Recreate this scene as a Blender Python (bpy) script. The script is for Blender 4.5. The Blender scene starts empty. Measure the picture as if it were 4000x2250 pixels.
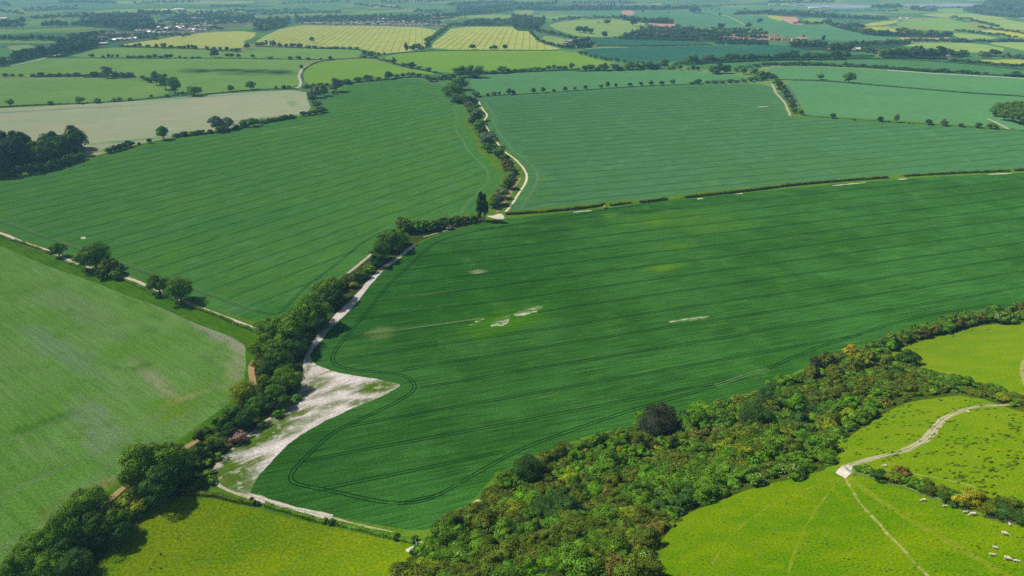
import bpy, bmesh, math, random
import numpy as np
from mathutils import Vector, Matrix, geometry, noise
RND = random.Random(11)
NR = np.random.default_rng(5)
S = bpy.context.scene
COL = S.collection

# ------------------------------------------------------------------ survey: photo point -> ground point
F, CAMZ, PITCH = 2667.0, 218.0, math.radians(25.02)
CP, SP = math.cos(PITCH), math.sin(PITCH)
DS = 1.5528                                   # overview pixels -> photo pixels

def softplus(d, k=12.0):
    return k*math.log1p(math.exp(d/k)) if d/k < 30 else d

def hgt(x, y):
    d = 0.44*(x+17) - 0.9*(y-235)
    h = 0.0
    if d > -90:
        h = 0.56*(softplus(d) - softplus(d-215))
        h += 1.3*math.sin(x*.021+y*.013)*math.sin(y*.027-x*.008)*min(1, max(0, d/60))
    if y > 1300:
        s = min(1, (y-1300)/1400.0); s = s*s*(3-2*s)
        f = min(1, max(0, (y-1400)/5200.0)); h -= 88*f*f*(3-2*f)          # the plain falls away into a wide vale
        h += s*(5*math.sin(x/310.0+1.3)*math.sin(y/420.0+.4) + 4*math.sin(x/170.0-y/530.0))
    return h

def ray(x, y):
    u = (x*DS-2000)/F; v = (y*DS-1125)/F
    return (u, CP-v*SP, -(SP+v*CP))

def hit(x, y, dz=0.0):
    """ground point seen at overview pixel x, y (dz: height above ground); also its depth"""
    r = ray(x, y)
    if r[2] > -1e-4: r = (r[0], r[1], -1e-4)
    t, pt = 60.0, 60.0
    while t < 40000:
        if CAMZ + t*r[2] < hgt(t*r[0], t*r[1]) + dz: break
        pt = t; t *= 1.035
    a, b = pt, t
    for _ in range(26):
        m = .5*(a+b)
        if CAMZ + m*r[2] < hgt(m*r[0], m*r[1]) + dz: b = m
        else: a = m
    t = .5*(a+b)
    return Vector((t*r[0], t*r[1], hgt(t*r[0], t*r[1]))), t

def depth_of(p):
    return p[1]*CP + (CAMZ-p[2])*SP
def pix(p):
    d = depth_of(p); up = p[1]*SP - (CAMZ-p[2])*CP
    return ((p[0]/d*F+2000)/DS, (1125-up/d*F)/DS)

# ------------------------------------------------------------------ tags
def tag(o, label=None, cat=None, group=None, kind=None):
    if label: o['label'] = label
    if cat: o['category'] = cat
    if group: o['group'] = group
    if kind: o['kind'] = kind
    return o
def obj(name, me, mat=None, parent=None, loc=None):
    o = bpy.data.objects.new(name, me); COL.objects.link(o)
    if mat is not None and me is not None and not me.materials: me.materials.append(mat)
    if parent: o.parent = parent
    if loc is not None: o.location = loc
    return o
def empty(name, loc, rz=0, sc=None):
    o = bpy.data.objects.new(name, None); COL.objects.link(o)
    o.location = loc; o.rotation_euler = (0, 0, rz); o.empty_display_size = 1
    if sc: o.scale = sc
    return o
def ordinal(n):
    w = ['first','second','third','fourth','fifth','sixth','seventh','eighth','ninth','tenth','eleventh','twelfth']
    if n <= 12: return w[n-1]
    s = 'th' if 10 <= n % 100 <= 20 else {1:'st',2:'nd',3:'rd'}.get(n % 10, 'th')
    return f'{n}{s}'

# ------------------------------------------------------------------ materials
EXPO = 1.15
def A(r, g, b, k=1.0):
    f = lambda c: (c/255/12.92 if c/255 <= .04045 else ((c/255+.055)/1.055)**2.4)
    return tuple(min(.9, f(c)*k/EXPO) for c in (r, g, b)) + (1,)

def new_mat(name):
    m = bpy.data.materials.new(name); m.use_nodes = True
    nt = m.node_tree; nt.nodes.clear()
    out = nt.nodes.new('ShaderNodeOutputMaterial')
    return m, nt, out
class NB:
    """small node-building helper"""
    def __init__(s, nt): s.nt = nt
    def n(s, t, **k):
        x = s.nt.nodes.new('ShaderNode'+t)
        for a, b in k.items(): setattr(x, a, b)
        return x
    def put(s, sock, v):
        if hasattr(v, 'is_output'): s.nt.links.new(v, sock)
        else: sock.default_value = v
    def math(s, op, a, b=0.0, clamp=False):
        x = s.n('Math', operation=op, use_clamp=clamp); s.put(x.inputs[0], a); s.put(x.inputs[1], b)
        return x.outputs[0]
    def vmath(s, op, a, b=None):
        x = s.n('VectorMath', operation=op); s.put(x.inputs[0], a)
        if b is not None: s.put(x.inputs[1], b)
        return x.outputs['Value'] if op in ('LENGTH','DOT_PRODUCT','DISTANCE') else x.outputs[0]
    def mix(s, f, a, b, blend='MIX'):
        x = s.n('Mix', data_type='RGBA', blend_type=blend); s.put(x.inputs[0], f); s.put(x.inputs[6], a); s.put(x.inputs[7], b)
        return x.outputs[2]
    def noise(s, vec, scale, detail=2.0, rough=.5):
        x = s.n('TexNoise'); s.put(x.inputs['Vector'], vec); x.inputs['Scale'].default_value = scale
        x.inputs['Detail'].default_value = detail; x.inputs['Roughness'].default_value = rough
        return x.outputs['Fac']
    def ramp(s, v, lo, hi, a=0.0, b=1.0):
        x = s.n('MapRange', clamp=True, interpolation_type='SMOOTHSTEP'); s.put(x.inputs[0], v)
        x.inputs[1].default_value = lo; x.inputs[2].default_value = hi
        x.inputs[3].default_value = a; x.inputs[4].default_value = b
        return x.outputs[0]
    def mapping(s, vec, rot=0.0, scale=(1,1,1), loc=(0,0,0)):
        x = s.n('Mapping', vector_type='TEXTURE' if 0 else 'POINT'); s.put(x.inputs['Vector'], vec)
        x.inputs['Location'].default_value = loc; x.inputs['Rotation'].default_value = (0, 0, rot); x.inputs['Scale'].default_value = scale
        return x.outputs[0]

def ground_mat(name, c1, c2, ang=17.0, big=90.0, streak=.35, fine=.3, weeds=None, weed_amt=(.66,.74), spots=(), bump=.35, grain=1.0, strk=1.3, cells=None, mottle=None, edge=.5, wobk=1.5):
    m, nt, out = new_mat(name); b = NB(nt)
    pos = b.n('NewGeometry').outputs['Position']
    flat = b.vmath('MULTIPLY', pos, (1, 1, 0))
    n1 = b.noise(flat, 1/big, 4.0, .6)
    col = b.mix(b.ramp(n1, .36, .66), c1, c2)
    if cells:
        v = b.n('TexVoronoi', voronoi_dimensions='2D'); b.put(v.inputs['Vector'], flat); v.inputs['Scale'].default_value = 1/cells[0]
        cr = b.n('ValToRGB'); cr.color_ramp.interpolation = 'CONSTANT'
        els = cr.color_ramp.elements
        for i, cc in enumerate(cells[1]):
            e = els[i] if i < 2 else els.new(i/len(cells[1]))
            e.position = i/len(cells[1]); e.color = cc
        sep = b.n('SeparateColor'); b.put(sep.inputs[0], v.outputs['Color']); b.put(cr.inputs[0], sep.outputs[0])
        col = b.mix(.85, col, cr.outputs[0])
    wob = b.noise(flat, 1/18.0, 4.0, .6)
    fn0 = b.noise(flat, .35, 4.0, .75)
    st0 = b.noise(b.mapping(b.mapping(flat, -math.radians(ang)), 0, (.02, .22, 1)), 1.0, 4.0, .65)
    for (cx, cy, rx, ry, a, sc, stg) in spots:
        q = b.mapping(b.vmath('SUBTRACT', flat, (cx, cy, 0)), 0.0)
        q = b.mapping(q, -a)
        q = b.vmath('MULTIPLY', q, (1/rx, 1/ry, 0))
        l = b.vmath('LENGTH', q)
        l = b.math('ADD', l, b.math('ADD', b.math('MULTIPLY', b.math('SUBTRACT', wob, .5), wobk), b.math('MULTIPLY', b.math('SUBTRACT', st0, .5), 1.6)))
        l = b.math('ADD', l, b.math('MULTIPLY', b.math('SUBTRACT', fn0, .5), edge))
        col = b.mix(b.ramp(l, .35, 1.25, stg, 0.0), col, sc)
    if mottle:
        mq = b.noise(flat, 1/mottle[0], 3.0, .65)
        col = b.mix(b.ramp(mq, .52, .72, 0, mottle[2]), col, mottle[1])
    sv = b.mapping(b.mapping(flat, -math.radians(ang)), 0.0, (.03*strk, .6*strk, 1))
    st = b.noise(sv, 1.0, 3.0, .6)
    if weeds:
        wn = b.noise(b.mapping(b.mapping(flat, -math.radians(ang)), 0, (.018, .09, 1)), 1.0, 5.0, .65)
        col = b.mix(b.ramp(wn, weed_amt[0], weed_amt[1]), col, weeds)
    fn = b.noise(flat, .9*grain, 4.0, .7)
    mul = b.math('MULTIPLY', b.ramp(st, .25, .75, 1-streak, 1+streak), b.ramp(fn, .3, .7, 1-fine, 1+fine))
    col = b.mix(1.0, col, mul, 'MULTIPLY')
    x = b.n('Mix', data_type='RGBA', blend_type='MULTIPLY')
    d = b.n('BsdfDiffuse'); b.put(d.inputs['Color'], col); d.inputs['Roughness'].default_value = .6
    if bump:
        bm = b.n('Bump'); bm.inputs['Strength'].default_value = bump; bm.inputs['Distance'].default_value = .5
        b.put(bm.inputs['Height'], b.math('ADD', fn, b.math('MULTIPLY', st, .6))); b.put(d.inputs['Normal'], bm.outputs[0])
    nt.nodes.remove(x)
    nt.links.new(d.outputs[0], out.inputs[0])
    return m

def chalk_mat(name, chalk, green, lo=.5, hi=.6, ang=35.0, scale=1.0, soft=None):
    """bare chalky soil with weeds growing through it in streaks"""
    m, nt, out = new_mat(name); b = NB(nt)
    pos = b.n('NewGeometry').outputs['Position']; flat = b.vmath('MULTIPLY', pos, (1, 1, 0))
    q = b.mapping(flat, -math.radians(ang))
    n1 = b.noise(b.mapping(q, 0, (.022*scale, .07*scale, 1)), 1.0, 6.0, .72)
    n3 = b.noise(b.mapping(q, 0, (.05*scale, .35*scale, 1)), 1.0, 4.0, .7)
    n1 = b.math('ADD', n1, b.math('MULTIPLY', b.math('SUBTRACT', n3, .5), .45))
    n2 = b.noise(flat, .5, 4.0, .7)
    c = b.mix(b.ramp(n2, .3, .7), tuple(v*.78 for v in chalk[:3])+(1,), tuple(min(.9, v*1.1) for v in chalk[:3])+(1,))
    c = b.mix(b.ramp(n1, lo, hi), c, green)
    f = b.noise(flat, 1.6, 3.0, .7)
    c = b.mix(1.0, c, b.ramp(f, .3, .7, .8, 1.18), 'MULTIPLY')
    d = b.n('BsdfDiffuse'); b.put(d.inputs['Color'], c)
    bm = b.n('Bump'); bm.inputs['Strength'].default_value = .3; bm.inputs['Distance'].default_value = .25
    b.put(bm.inputs['Height'], f); b.put(d.inputs['Normal'], bm.outputs[0])
    nt.links.new(d.outputs[0], out.inputs[0])
    return m

def foliage_mat():
    m, nt, out = new_mat('foliage'); b = NB(nt)
    oi = b.n('ObjectInfo'); at = b.n('Attribute', attribute_name='Col')
    pos = b.n('NewGeometry').outputs['Position']
    c = b.mix(1.0, oi.outputs['Color'], at.outputs['Color'], 'MULTIPLY')
    c = b.mix(1.0, c, b.ramp(b.noise(pos, .4, 3.0), .3, .7, .62, 1.3), 'MULTIPLY')
    d = b.n('BsdfDiffuse'); b.put(d.inputs['Color'], c)
    t = b.n('BsdfTranslucent'); b.put(t.inputs['Color'], c)
    mx = b.n('MixShader'); mx.inputs[0].default_value = .14
    nt.links.new(d.outputs[0], mx.inputs[1]); nt.links.new(t.outputs[0], mx.inputs[2])
    nt.links.new(mx.outputs[0], out.inputs[0])
    return m
def plain_mat(name, col, rough=.8, var=.15, scale=1.0, metal=0.0):
    m, nt, out = new_mat(name); b = NB(nt)
    tc = b.n('TexCoord').outputs['Object']
    f = b.noise(tc, scale, 4.0, .6)
    c = b.mix(1.0, col, b.ramp(f, .3, .7, 1-var, 1+var), 'MULTIPLY')
    p = b.n('BsdfPrincipled'); b.put(p.inputs['Base Color'], c); p.inputs['Roughness'].default_value = rough; p.inputs['Metallic'].default_value = metal
    nt.links.new(p.outputs[0], out.inputs[0])
    return m
FOL = foliage_mat()
BARK = plain_mat('bark', (.09, .07, .05, 1), .9, .4, 3.0)

# ------------------------------------------------------------------ outlines
def chaikin(pts, closed=True):
    o = []; n = len(pts)
    for i in range(n if closed else n-1):
        p, q = pts[i], pts[(i+1) % n]
        o += [(p[0]*.75+q[0]*.25, p[1]*.75+q[1]*.25), (p[0]*.25+q[0]*.75, p[1]*.25+q[1]*.75)]
    if not closed: o = [pts[0]] + o + [pts[-1]]
    return o
def densify(pts, step, closed=True):
    o = []; n = len(pts)
    for i in range(n if closed else n-1):
        p, q = pts[i], pts[(i+1) % n]
        k = max(1, int(math.dist(p, q)/step))
        for j in range(k): o.append((p[0]+(q[0]-p[0])*j/k, p[1]+(q[1]-p[1])*j/k))
    if not closed: o.append(pts[-1])
    return o
def line_world(pts, smooth=True, step=8.0):
    if smooth: pts = chaikin(pts, False)
    return [hit(x, y)[0] for x, y in densify(pts, step, False)]
def resample(w, step):
    o = [w[0].copy()]
    for a, b in zip(w, w[1:]):
        L = (b-a).length; k = max(1, int(L/step))
        for j in range(1, k+1): o.append(a.lerp(b, j/k))
    return o
def wob(p, amp, sc, seed=0.0):
    return amp*noise.noise(Vector((p[0]/sc+seed, p[1]/sc, seed*.7)))

REG = []      # (object name, material, polygon [(x,y)...]) later ones lie on top
def field(name, mat, pts, smooth=True, step=16, rough=0.0, rs=9.0):
    if smooth: pts = chaikin(pts)
    w = [hit(x, y)[0].to_2d() for x, y in densify(pts, step)]
    if rough:
        w = [Vector((p.x, p.y, 0)) for p in w]; w = resample(w+[w[0]], 3.0)[:-1]
        w = [Vector((p.x+wob(p, rough, rs, 1.3)+wob(p, rough*.5, rs*.35, 7.), p.y+wob(p, rough, rs, 4.1)+wob(p, rough*.5, rs*.35, 2.))) for p in w]
    REG.append((name, mat, [tuple(p[:2]) for p in w]))
def strip(name, mat, pts, width, step=8.0, rough=.25, taper=False):
    w = line_world(pts, True, step); w = resample(w, max(3.0, depth_of(w[0])*.008))
    L, Rr = [], []
    n = len(w)
    for i, p in enumerate(w):
        d = (w[min(i+1, n-1)]-w[max(i-1, 0)]).to_2d().normalized(); q = Vector((-d.y, d.x))
        hw = width/2*(1+wob(p, rough*2, 7, 3.)); 
        if taper: hw *= min(1, .25+2.5*min(i, n-1-i)/n)
        L.append((p.x+q.x*hw, p.y+q.y*hw)); hw2 = width/2*(1+wob(p, rough*2, 7, 9.))
        Rr.append((p.x-q.x*hw2, p.y-q.y*hw2))
    REG.append((name, mat, L+Rr[::-1]))

# ------------------------------------------------------------------ fields, tracks and paths
GRASS = ground_mat('verge_grass', A(86,128,26), A(106,140,36), 30, 22, .15, .3, bump=.5)
FARBASE = ground_mat('far_farmland', A(112,156,88), A(138,166,92), 10, 160, .1, .15, bump=0,
    cells=(330, [A(92,138,80), A(62,110,84), A(118,150,72), A(78,125,70), A(140,150,90), A(66,112,80), A(96,140,70), A(70,118,74)]))
def gp(x, y): return hit(x, y)[0]
def spot(x, y, rx, ry, ang, col, s):
    p = gp(x, y); return (p.x, p.y, rx, ry, math.radians(ang), col, s)
LIME = A(96,140,18)
CROP_M = ground_mat('young_cereal', A(63,118,44), A(50,101,28), 17.2, 75, .34, .34, strk=1.0, weeds=A(105,140,60), weed_amt=(.74,.86), mottle=(28, A(78,130,48), .5), spots=[
    spot(1180,745,95,60,25,A(44,100,22),.9), spot(1060,660,45,50,40,A(44,102,24),.75), spot(1330,640,80,40,17,A(46,103,28),.6), spot(1300,760,60,25,17,A(50,106,20),.8),
    spot(1275,812,34,17,25,A(74,128,10),.95), spot(1230,835,16,12,20,A(68,124,12),.8),
    spot(1662,675,17,7,17,LIME,.95), spot(1700,621,22,8,17,A(84,132,22),.7), spot(1700,548,75,24,17,A(76,128,36),.85), spot(1785,570,55,20,17,A(74,126,34),.85),
    spot(1650,558,14,6,17,LIME,.7), spot(1533,541,12,5,17,LIME,.8), spot(2310,484,22,9,17,A(72,122,36),.7), spot(1000,730,30,16,17,A(40,104,30),.5),
    spot(960,835,11,9,30,A(120,145,80),.75), spot(1075,820,36,1.6,17.2,A(120,145,85),.8), spot(1060,742,30,1.5,17.2,A(105,135,75),.7), spot(1202,684,7,5,17,A(160,165,120),.8)])
CROP_L = ground_mat('green_cereal', A(76,132,56), A(84,136,50), 52, 80, .34, .28, mottle=(30, A(92,144,80), .5), spots=[
    spot(445,630,16,7,50,A(98,146,30),.9), spot(440,642,26,12,50,A(80,136,40),.6), spot(720,324,40,16,40,A(112,158,40),.9), spot(690,330,70,22,40,A(84,140,56),.7), spot(700,790,25,25,40,A(66,126,40),.8), spot(40,545,30,14,50,A(88,140,60),.5), spot(620,560,60,40,50,A(66,126,52),.5)])
CROP_R = ground_mat('blue_green_cereal', A(80,132,80), A(78,129,68), 18, 110, .32, .25, mottle=(40, A(98,146,88), .5), spots=[spot(1375,445,20,8,70,A(84,134,60),.7), spot(1368,495,22,9,60,A(82,132,58),.6), spot(1300,385,20,7,70,A(80,132,66),.5)])
CROP_R2 = ground_mat('pale_green_cereal', A(96,150,92), A(90,144,88), 15, 140, .2, .15)
CROP_T = ground_mat('teal_crop', A(52,108,86), A(60,114,90), 10, 160, .1, .12, bump=0)
CROP_H = ground_mat('hill_crop', A(86,138,98), A(94,146,100), 0, 200, .12, .12, bump=0)
LIGHT = ground_mat('oat_field', A(116,157,78), A(103,150,54), -37, 40, .14, .34, weeds=A(144,160,112), weed_amt=(.6,.8), strk=.8, mottle=(18, A(92,134,52), .7), spots=[
    spot(560,835,60,9,-37,A(168,168,150),.85), spot(490,790,80,12,-37,A(140,152,116),.7), spot(605,905,8,30,10,A(158,162,124),.6), spot(420,985,22,5,-37,A(156,160,108),.5),
    spot(460,1005,11,4,40,A(170,168,120),.7), spot(380,945,30,5,-40,A(160,164,122),.6), spot(150,880,60,10,-37,A(120,152,116),.5), spot(250,1080,40,10,-45,A(132,154,120),.5),
    spot(440,1030,14,14,40,A(110,145,30),.7), spot(120,1060,16,6,40,A(70,125,25),.7), spot(280,1210,16,4,42,A(158,156,112),.8), spot(145,1315,9,4,42,A(160,158,116),.8), spot(230,1240,26,6,42,A(108,132,40),.7), spot(200,780,70,14,-37,A(124,150,100),.5)])
PALE = ground_mat('pale_stubble', A(182,187,150), A(170,186,144), 25, 120, .16, .16, strk=.5, mottle=(60, A(196,190,158), .5), spots=[
    spot(100,278,160,14,20,A(136,164,128),.8), spot(480,245,160,12,22,A(134,166,126),.8), spot(420,345,120,10,28,A(118,156,92),.9), spot(250,380,80,10,30,A(126,160,96),.9), spot(735,260,10,40,20,A(130,165,105),.7), spot(690,296,90,12,30,A(130,164,104),.9)])
MEADOW = ground_mat('green_meadow', A(120,162,76), A(130,168,80), 10, 170, .12, .14, bump=0, mottle=(70, A(140,172,92), .6))
MEADOW2 = ground_mat('bright_meadow', A(122,166,54), A(130,170,54), 60, 170, .16, .13, bump=0)
YELLOW = ground_mat('ripening_barley', A(192,200,104), A(176,190,98), 62, 90, .2, .1, bump=0, strk=.4, mottle=(45, A(166,186,94), .7))
BROWN = ground_mat('bare_soil', A(200,164,148), A(188,154,138), 20, 90, .12, .12, bump=0)
YGREEN = ground_mat('flowering_meadow', A(186,190,72), A(150,172,74), 20, 90, .15, .15, bump=0)
PALEG = ground_mat('pale_green_meadow', A(150,178,98), A(136,168,90), 70, 120, .2, .14, bump=0)
BLUE = ground_mat('fleeced_crop', A(146,164,200), A(134,156,194), 5, 300, .15, .1, bump=0)
HILLA = ground_mat('rough_hill_pasture', A(112,138,10), A(98,133,4), -20, 18, .04, .42, bump=.4, mottle=(5, A(134,142,34), .5), grain=1.6)
HILLB = ground_mat('hill_pasture', A(86,126,2), A(108,135,2), -40, 24, .04, .42, bump=.35, mottle=(7, A(122,146,8), .5), grain=1.7)
LOWP = ground_mat('low_pasture', A(122,146,2), A(102,137,2), 30, 26, .04, .4, bump=.35, mottle=(6, A(126,142,18), .5), grain=.9)
UNDER = ground_mat('scrub_floor', A(62,84,18), A(80,92,24), 30, 9, .1, .35, bump=.6)
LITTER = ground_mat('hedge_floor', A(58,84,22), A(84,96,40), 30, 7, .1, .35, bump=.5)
CH = A(206,197,194)
WG = A(92,124,22)
CHALK = ground_mat('bare_chalk', A(240,231,226), A(214,204,196), 38, 14, .16, .26, weeds=A(112,132,48), weed_amt=(.57,.63), strk=1.6, bump=.4, edge=.9, wobk=.9, mottle=(5, A(248,242,236), .6), spots=[
    spot(800,962,9.0,8.8,80,A(104,128,40),.8), spot(948,974,16.6,8.1,10,WG,1), spot(902,1011,9.0,3.1,25,WG,.85), spot(652,1102,24.0,8.8,43,WG,1), spot(690,1076,12.0,5.3,43,WG,.9), spot(572,1194,19.4,15.9,10,WG,1), spot(600,1222,12.0,7.0,0,WG,.8), spot(550,1180,10.6,8.8,40,WG,.8),
    spot(728,1092,10.6,2.9,43,WG,.8), spot(632,1168,12.0,3.9,48,A(104,128,40),.85), spot(752,1002,13.4,4.2,62,WG,.9), spot(700,1046,13.4,3.5,50,WG,.85), spot(640,1090,13.4,2.9,45,WG,.7), spot(830,1020,10.6,3.5,30,A(110,130,50),.7), spot(790,1050,13.4,2.9,40,A(110,130,50),.6), spot(858,975,9.0,3.5,20,A(110,130,50),.6), spot(768,930,10.6,3.5,80,WG,.8), spot(820,990,15.0,3.5,30,A(112,130,60),.6)])
CHALKT = chalk_mat('chalk_track', A(184,177,160), A(120,140,70), .52, .72, 38, 2.5)
CHALKW = chalk_mat('white_chalk', A(216,210,194), A(150,156,112), .56, .72, 17, 2.5)
CHALKG = chalk_mat('weedy_chalk', CH, A(88,128,24), .24, .46, 38, 1.6)
CHALKP = chalk_mat('chalk_in_crop', A(214,208,190), A(74,118,40), .36, .54, 17, 2.2)
DIRT = chalk_mat('orange_dirt', A(172,144,104), A(104,112,56), .55, .75, 40, 3.0)
WORN = chalk_mat('worn_path', A(164,160,104), A(118,138,28), .42, .6, 30, 3)
WORNC = chalk_mat('worn_chalk_path', A(178,174,136), A(124,142,50), .44, .64, 20, 3)
FAINT = chalk_mat('faint_path', A(132,143,48), A(110,134,10), .36, .58, -40, 3)

# distant fields (overview coordinates), far to near
fld = lambda n, m, s, **k: field(n, m, [tuple(map(float, q.split(','))) for q in s.split()], **k)
C = 'crop_field'; Pn = 'meadow'
fld(C, CROP_H, '-120,14 100,9 230,12 150,22 40,20 -120,28'); fld(Pn, PALEG, '250,2 640,1 640,10 420,9 300,10')
fld(C, PALEG, '200,32 340,20 644,25 600,32 475,35 260,36'); fld(C, CROP_H, '659,15 869,10 856,22 659,27')
fld(Pn, MEADOW, '684,32 819,31 806,39 689,39'); fld(Pn, MEADOW, '869,33 1014,24 969,32 884,36')
fld(Pn, MEADOW, '-160,80 0,77 260,66 225,72 100,80 0,87 -160,92'); fld(Pn, MEADOW, '-160,102 0,101 145,102 140,110 0,108 -160,110')
fld(Pn, PALEG, '17,115 87,112 97,135 50,128 20,122'); fld(C, CROP_R2, '-160,126 0,125 60,130 60,140 0,145 -160,160')
fld(Pn, MEADOW, '60,55 108,50 180,52 170,60 62,66'); fld(Pn, MEADOW, '350,49 475,51 470,57 375,55')
fld(Pn, PALEG, '1020,36 1140,36 1130,45 1030,48'); fld(C, PALEG, '1150,40 1288,35 1288,48 1180,46')
fld(C, CROP_T, '1355,28 1563,26 1738,25 1750,37 1800,40 1932,40 1980,52 2020,62 2070,62 2170,82 2245,90 2277,103 2157,105 2075,100 1932,85 1888,75 1773,72 1698,55 1638,50 1513,45 1448,37')
REG[-1] = (C, CROP_H, REG[-1][2])
fld(Pn, MEADOW, '1325,39 1428,40 1483,46 1408,51 1378,47'); fld(C, PALEG, '1293,27 1343,25 1340,36 1290,38')
fld(Pn, PALEG, '1370,60 1488,48 1623,54 1620,72 1570,82 1550,94 1450,92 1408,78')
fld('ploughed_field', BROWN, '1630,56 1698,52 1700,64 1680,70 1632,61'); fld('ploughed_field', BROWN, '1563,26 1594,26 1596,38 1566,38')
fld('ploughed_field', BROWN, '1716,70 1771,72 1763,75 1718,73'); fld('ploughed_field', BROWN, '1965,38 1997,36 2015,55 2025,62 1994,62 1968,50')
fld(Pn, YGREEN, '1932,38 1965,37 1972,55 1932,45'); fld(C, CROP_H, '1745,20 1925,18 2060,20 2060,26 1930,30 1830,38 1760,32')
fld(Pn, MEADOW, '2017,44 2092,47 2097,55 2027,59'); fld(Pn, YGREEN, '2172,60 2245,51 2267,53 2240,61 2182,66')
fld(Pn, YGREEN, '2132,73 2215,66 2282,80 2279,84 2237,83 2182,75'); fld(Pn, MEADOW, '2247,61 2277,51 2352,46 2407,50 2455,70 2452,75 2395,80 2282,68')
fld(Pn, PALEG, '2315,35 2407,32 2502,40 2552,53 2576,57 2700,60 2700,80 2576,75 2482,68 2445,50 2332,40')
fld(Pn, YGREEN, '2437,78 2507,74 2576,85 2700,90 2700,98 2576,93 2532,93 2482,85'); fld(Pn, PALEG, '2395,83 2432,83 2532,97 2430,103 2402,90')
fld('ploughed_field', BROWN, '2255,90 2382,91 2390,97 2307,103 2277,103')
fld(Pn, PALEG, '2250,112 2357,107 2465,109 2545,125 2465,135 2332,122'); fld(Pn, PALEG, '2470,107 2576,106 2700,108 2700,130 2576,128 2552,122')
fld(Pn, YGREEN, '2447,150 2576,152 2700,155 2700,164 2576,162 2482,157')
fld(C, BLUE, '1982,11 2224,12 2194,20 2087,22 1982,15'); fld(C, BLUE, '2267,10 2484,8 2472,15 2277,19')
fld(C, CROP_H, '2060,24 2260,20 2240,32 2080,36'); fld(Pn, MEADOW, '2360,20 2440,22 2430,32 2360,32')
fld(C, YELLOW, '300,112 400,99 512,80 644,78 640,95 607,105 625,110 600,125 475,120 325,116')
fld(C, YELLOW, '646,100 726,63 894,64 1111,70 1074,100 1066,125 1019,130 949,136 919,125 869,120 744,115 644,112')
fld(C, YELLOW, '1139,67 1288,67 1313,70 1333,82 1350,100 1383,115 1418,125 1288,125 1086,125 1089,107 1114,90')
fld(Pn, PALEG, '1355,88 1428,97 1408,110 1388,110'); fld(C, CROP_T, '1478,96 1588,99 1738,103 1803,109 1663,115 1513,116 1493,110')
fld(C, CROP_T, '1473,122 1638,118 1788,115 1932,112 2007,115 2052,122 2037,132 1932,140 1713,155 1613,158 1563,155 1500,142 1463,132')
fld(Pn, PALEG, '2062,118 2090,116 2100,122 2070,126')
fld(Pn, MEADOW, '300,119 475,124 610,132 644,121 764,120 906,124 909,140 857,150 644,147 225,145 162,140 250,122')
fld(Pn, MEADOW2, '954,146 1019,132 1144,127 1288,126 1438,127 1488,147 1565,162 1440,172 1288,177 1190,180 1120,184 1019,168')
fld(Pn, MEADOW, '-200,190 0,172 75,160 105,147 225,146 500,147 644,149 794,152 761,172 751,187 754,220 644,224 507,236 450,234 362,200 340,194 0,192')
fld(Pn, MEADOW2, '762,176 804,156 851,152 919,148 951,153 1019,171 1111,187 1044,185 994,195 869,202 819,213 766,212')
fld(Pn, MEADOW, '-200,200 0,196 345,196 445,236 375,246 250,257 100,262 0,267 -200,275')
WOODF = ground_mat('woodland_floor', A(44,76,34), A(56,86,40), 0, 60, .1, .2, bump=0)
VILL = ground_mat('village_gardens', A(100,118,84), A(126,126,108), 0, 60, .1, .35, bump=0, mottle=(30, A(66,94,52), .8))
for q in ('-60,172 0,165 60,154 110,143 145,146 190,138 246,122 246,112 180,116 100,134 50,140 -60,150', '100,98 200,102 290,102 290,92 240,90 150,96', '145,112 240,102 235,96 150,104', '640,82 720,70 728,56 660,50 640,60', '200,66 260,72 385,72 395,50 360,44 200,44', '60,30 200,24 200,18 60,24', '390,56 640,52 640,42 440,38', '740,60 760,58 1070,52 1150,46 1140,40 830,40 745,46', '1140,66 1290,66 1290,54 1180,54', '1110,44 1290,30 1290,10 1150,14 1150,30', '1290,78 1350,78 1372,58 1372,46 1290,44', '1420,124 1495,120 1490,108 1440,106', '1545,100 1760,104 1930,114 1930,90 1800,80 1760,72 1620,72 1570,88', '1560,52 1690,62 1700,54 1570,46', '1290,28 1600,26 1740,24 1740,16 1440,16 1290,10', '1932,40 2100,46 2235,52 2235,42 2010,34 1932,30', '2070,58 2110,72 2175,86 2240,94 2395,96 2395,84 2245,82 2170,74 2090,54', '1985,122 2150,134 2290,114 2290,104 2140,106 2075,112 1990,110', '2215,148 2300,148 2370,152 2440,144 2440,132 2380,132 2300,134 2220,134', '2430,34 2600,50 2600,2 2500,2 2450,16', '1690,158 1760,164 1932,156 2060,152 2200,146 2200,136 2060,140 1932,142 1720,152'):
    fld('woodland_floor', WOODF, q)
for q in ('240,104 350,103 520,82 640,60 640,54 520,56 400,64 360,76 250,80', '745,64 950,65 1140,69 1140,58 880,52 750,56', '1800,100 2030,106 2030,96 1900,92 1800,94', '1435,12 1600,12 1600,4 1435,4'):
    fld('village_ground', VILL, q)
fld(C, PALE, '-200,285 0,272 175,264 375,250 644,230 769,226 774,250 784,277 749,294 659,299 600,317 500,337 375,355 262,385 215,398 205,390 0,430 -200,460')
fld(C, CROP_R, '1713,165 1813,159 1932,154 2057,151 2157,147 2282,149 2432,160 2576,175 2750,190 2750,210 2576,190 2407,180 2207,170 2107,165 1932,162 1890,182 1780,178')
fld(C, CROP_R2, '1180,206 1200,192 1288,186 1428,178 1458,182 1538,179 1663,175 1713,178 1779,184 1839,188 1889,193 1930,198 1928,203 1776,210 1663,214 1538,221 1438,228 1288,238 1200,243')
fld(C, CROP_R2, '1938,190 1932,168 2007,166 2122,170 2232,177 2382,187 2576,197 2900,222 2900,258 2576,240 2450,232 2330,222 2235,214 2130,205 2060,200 1962,199')
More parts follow.
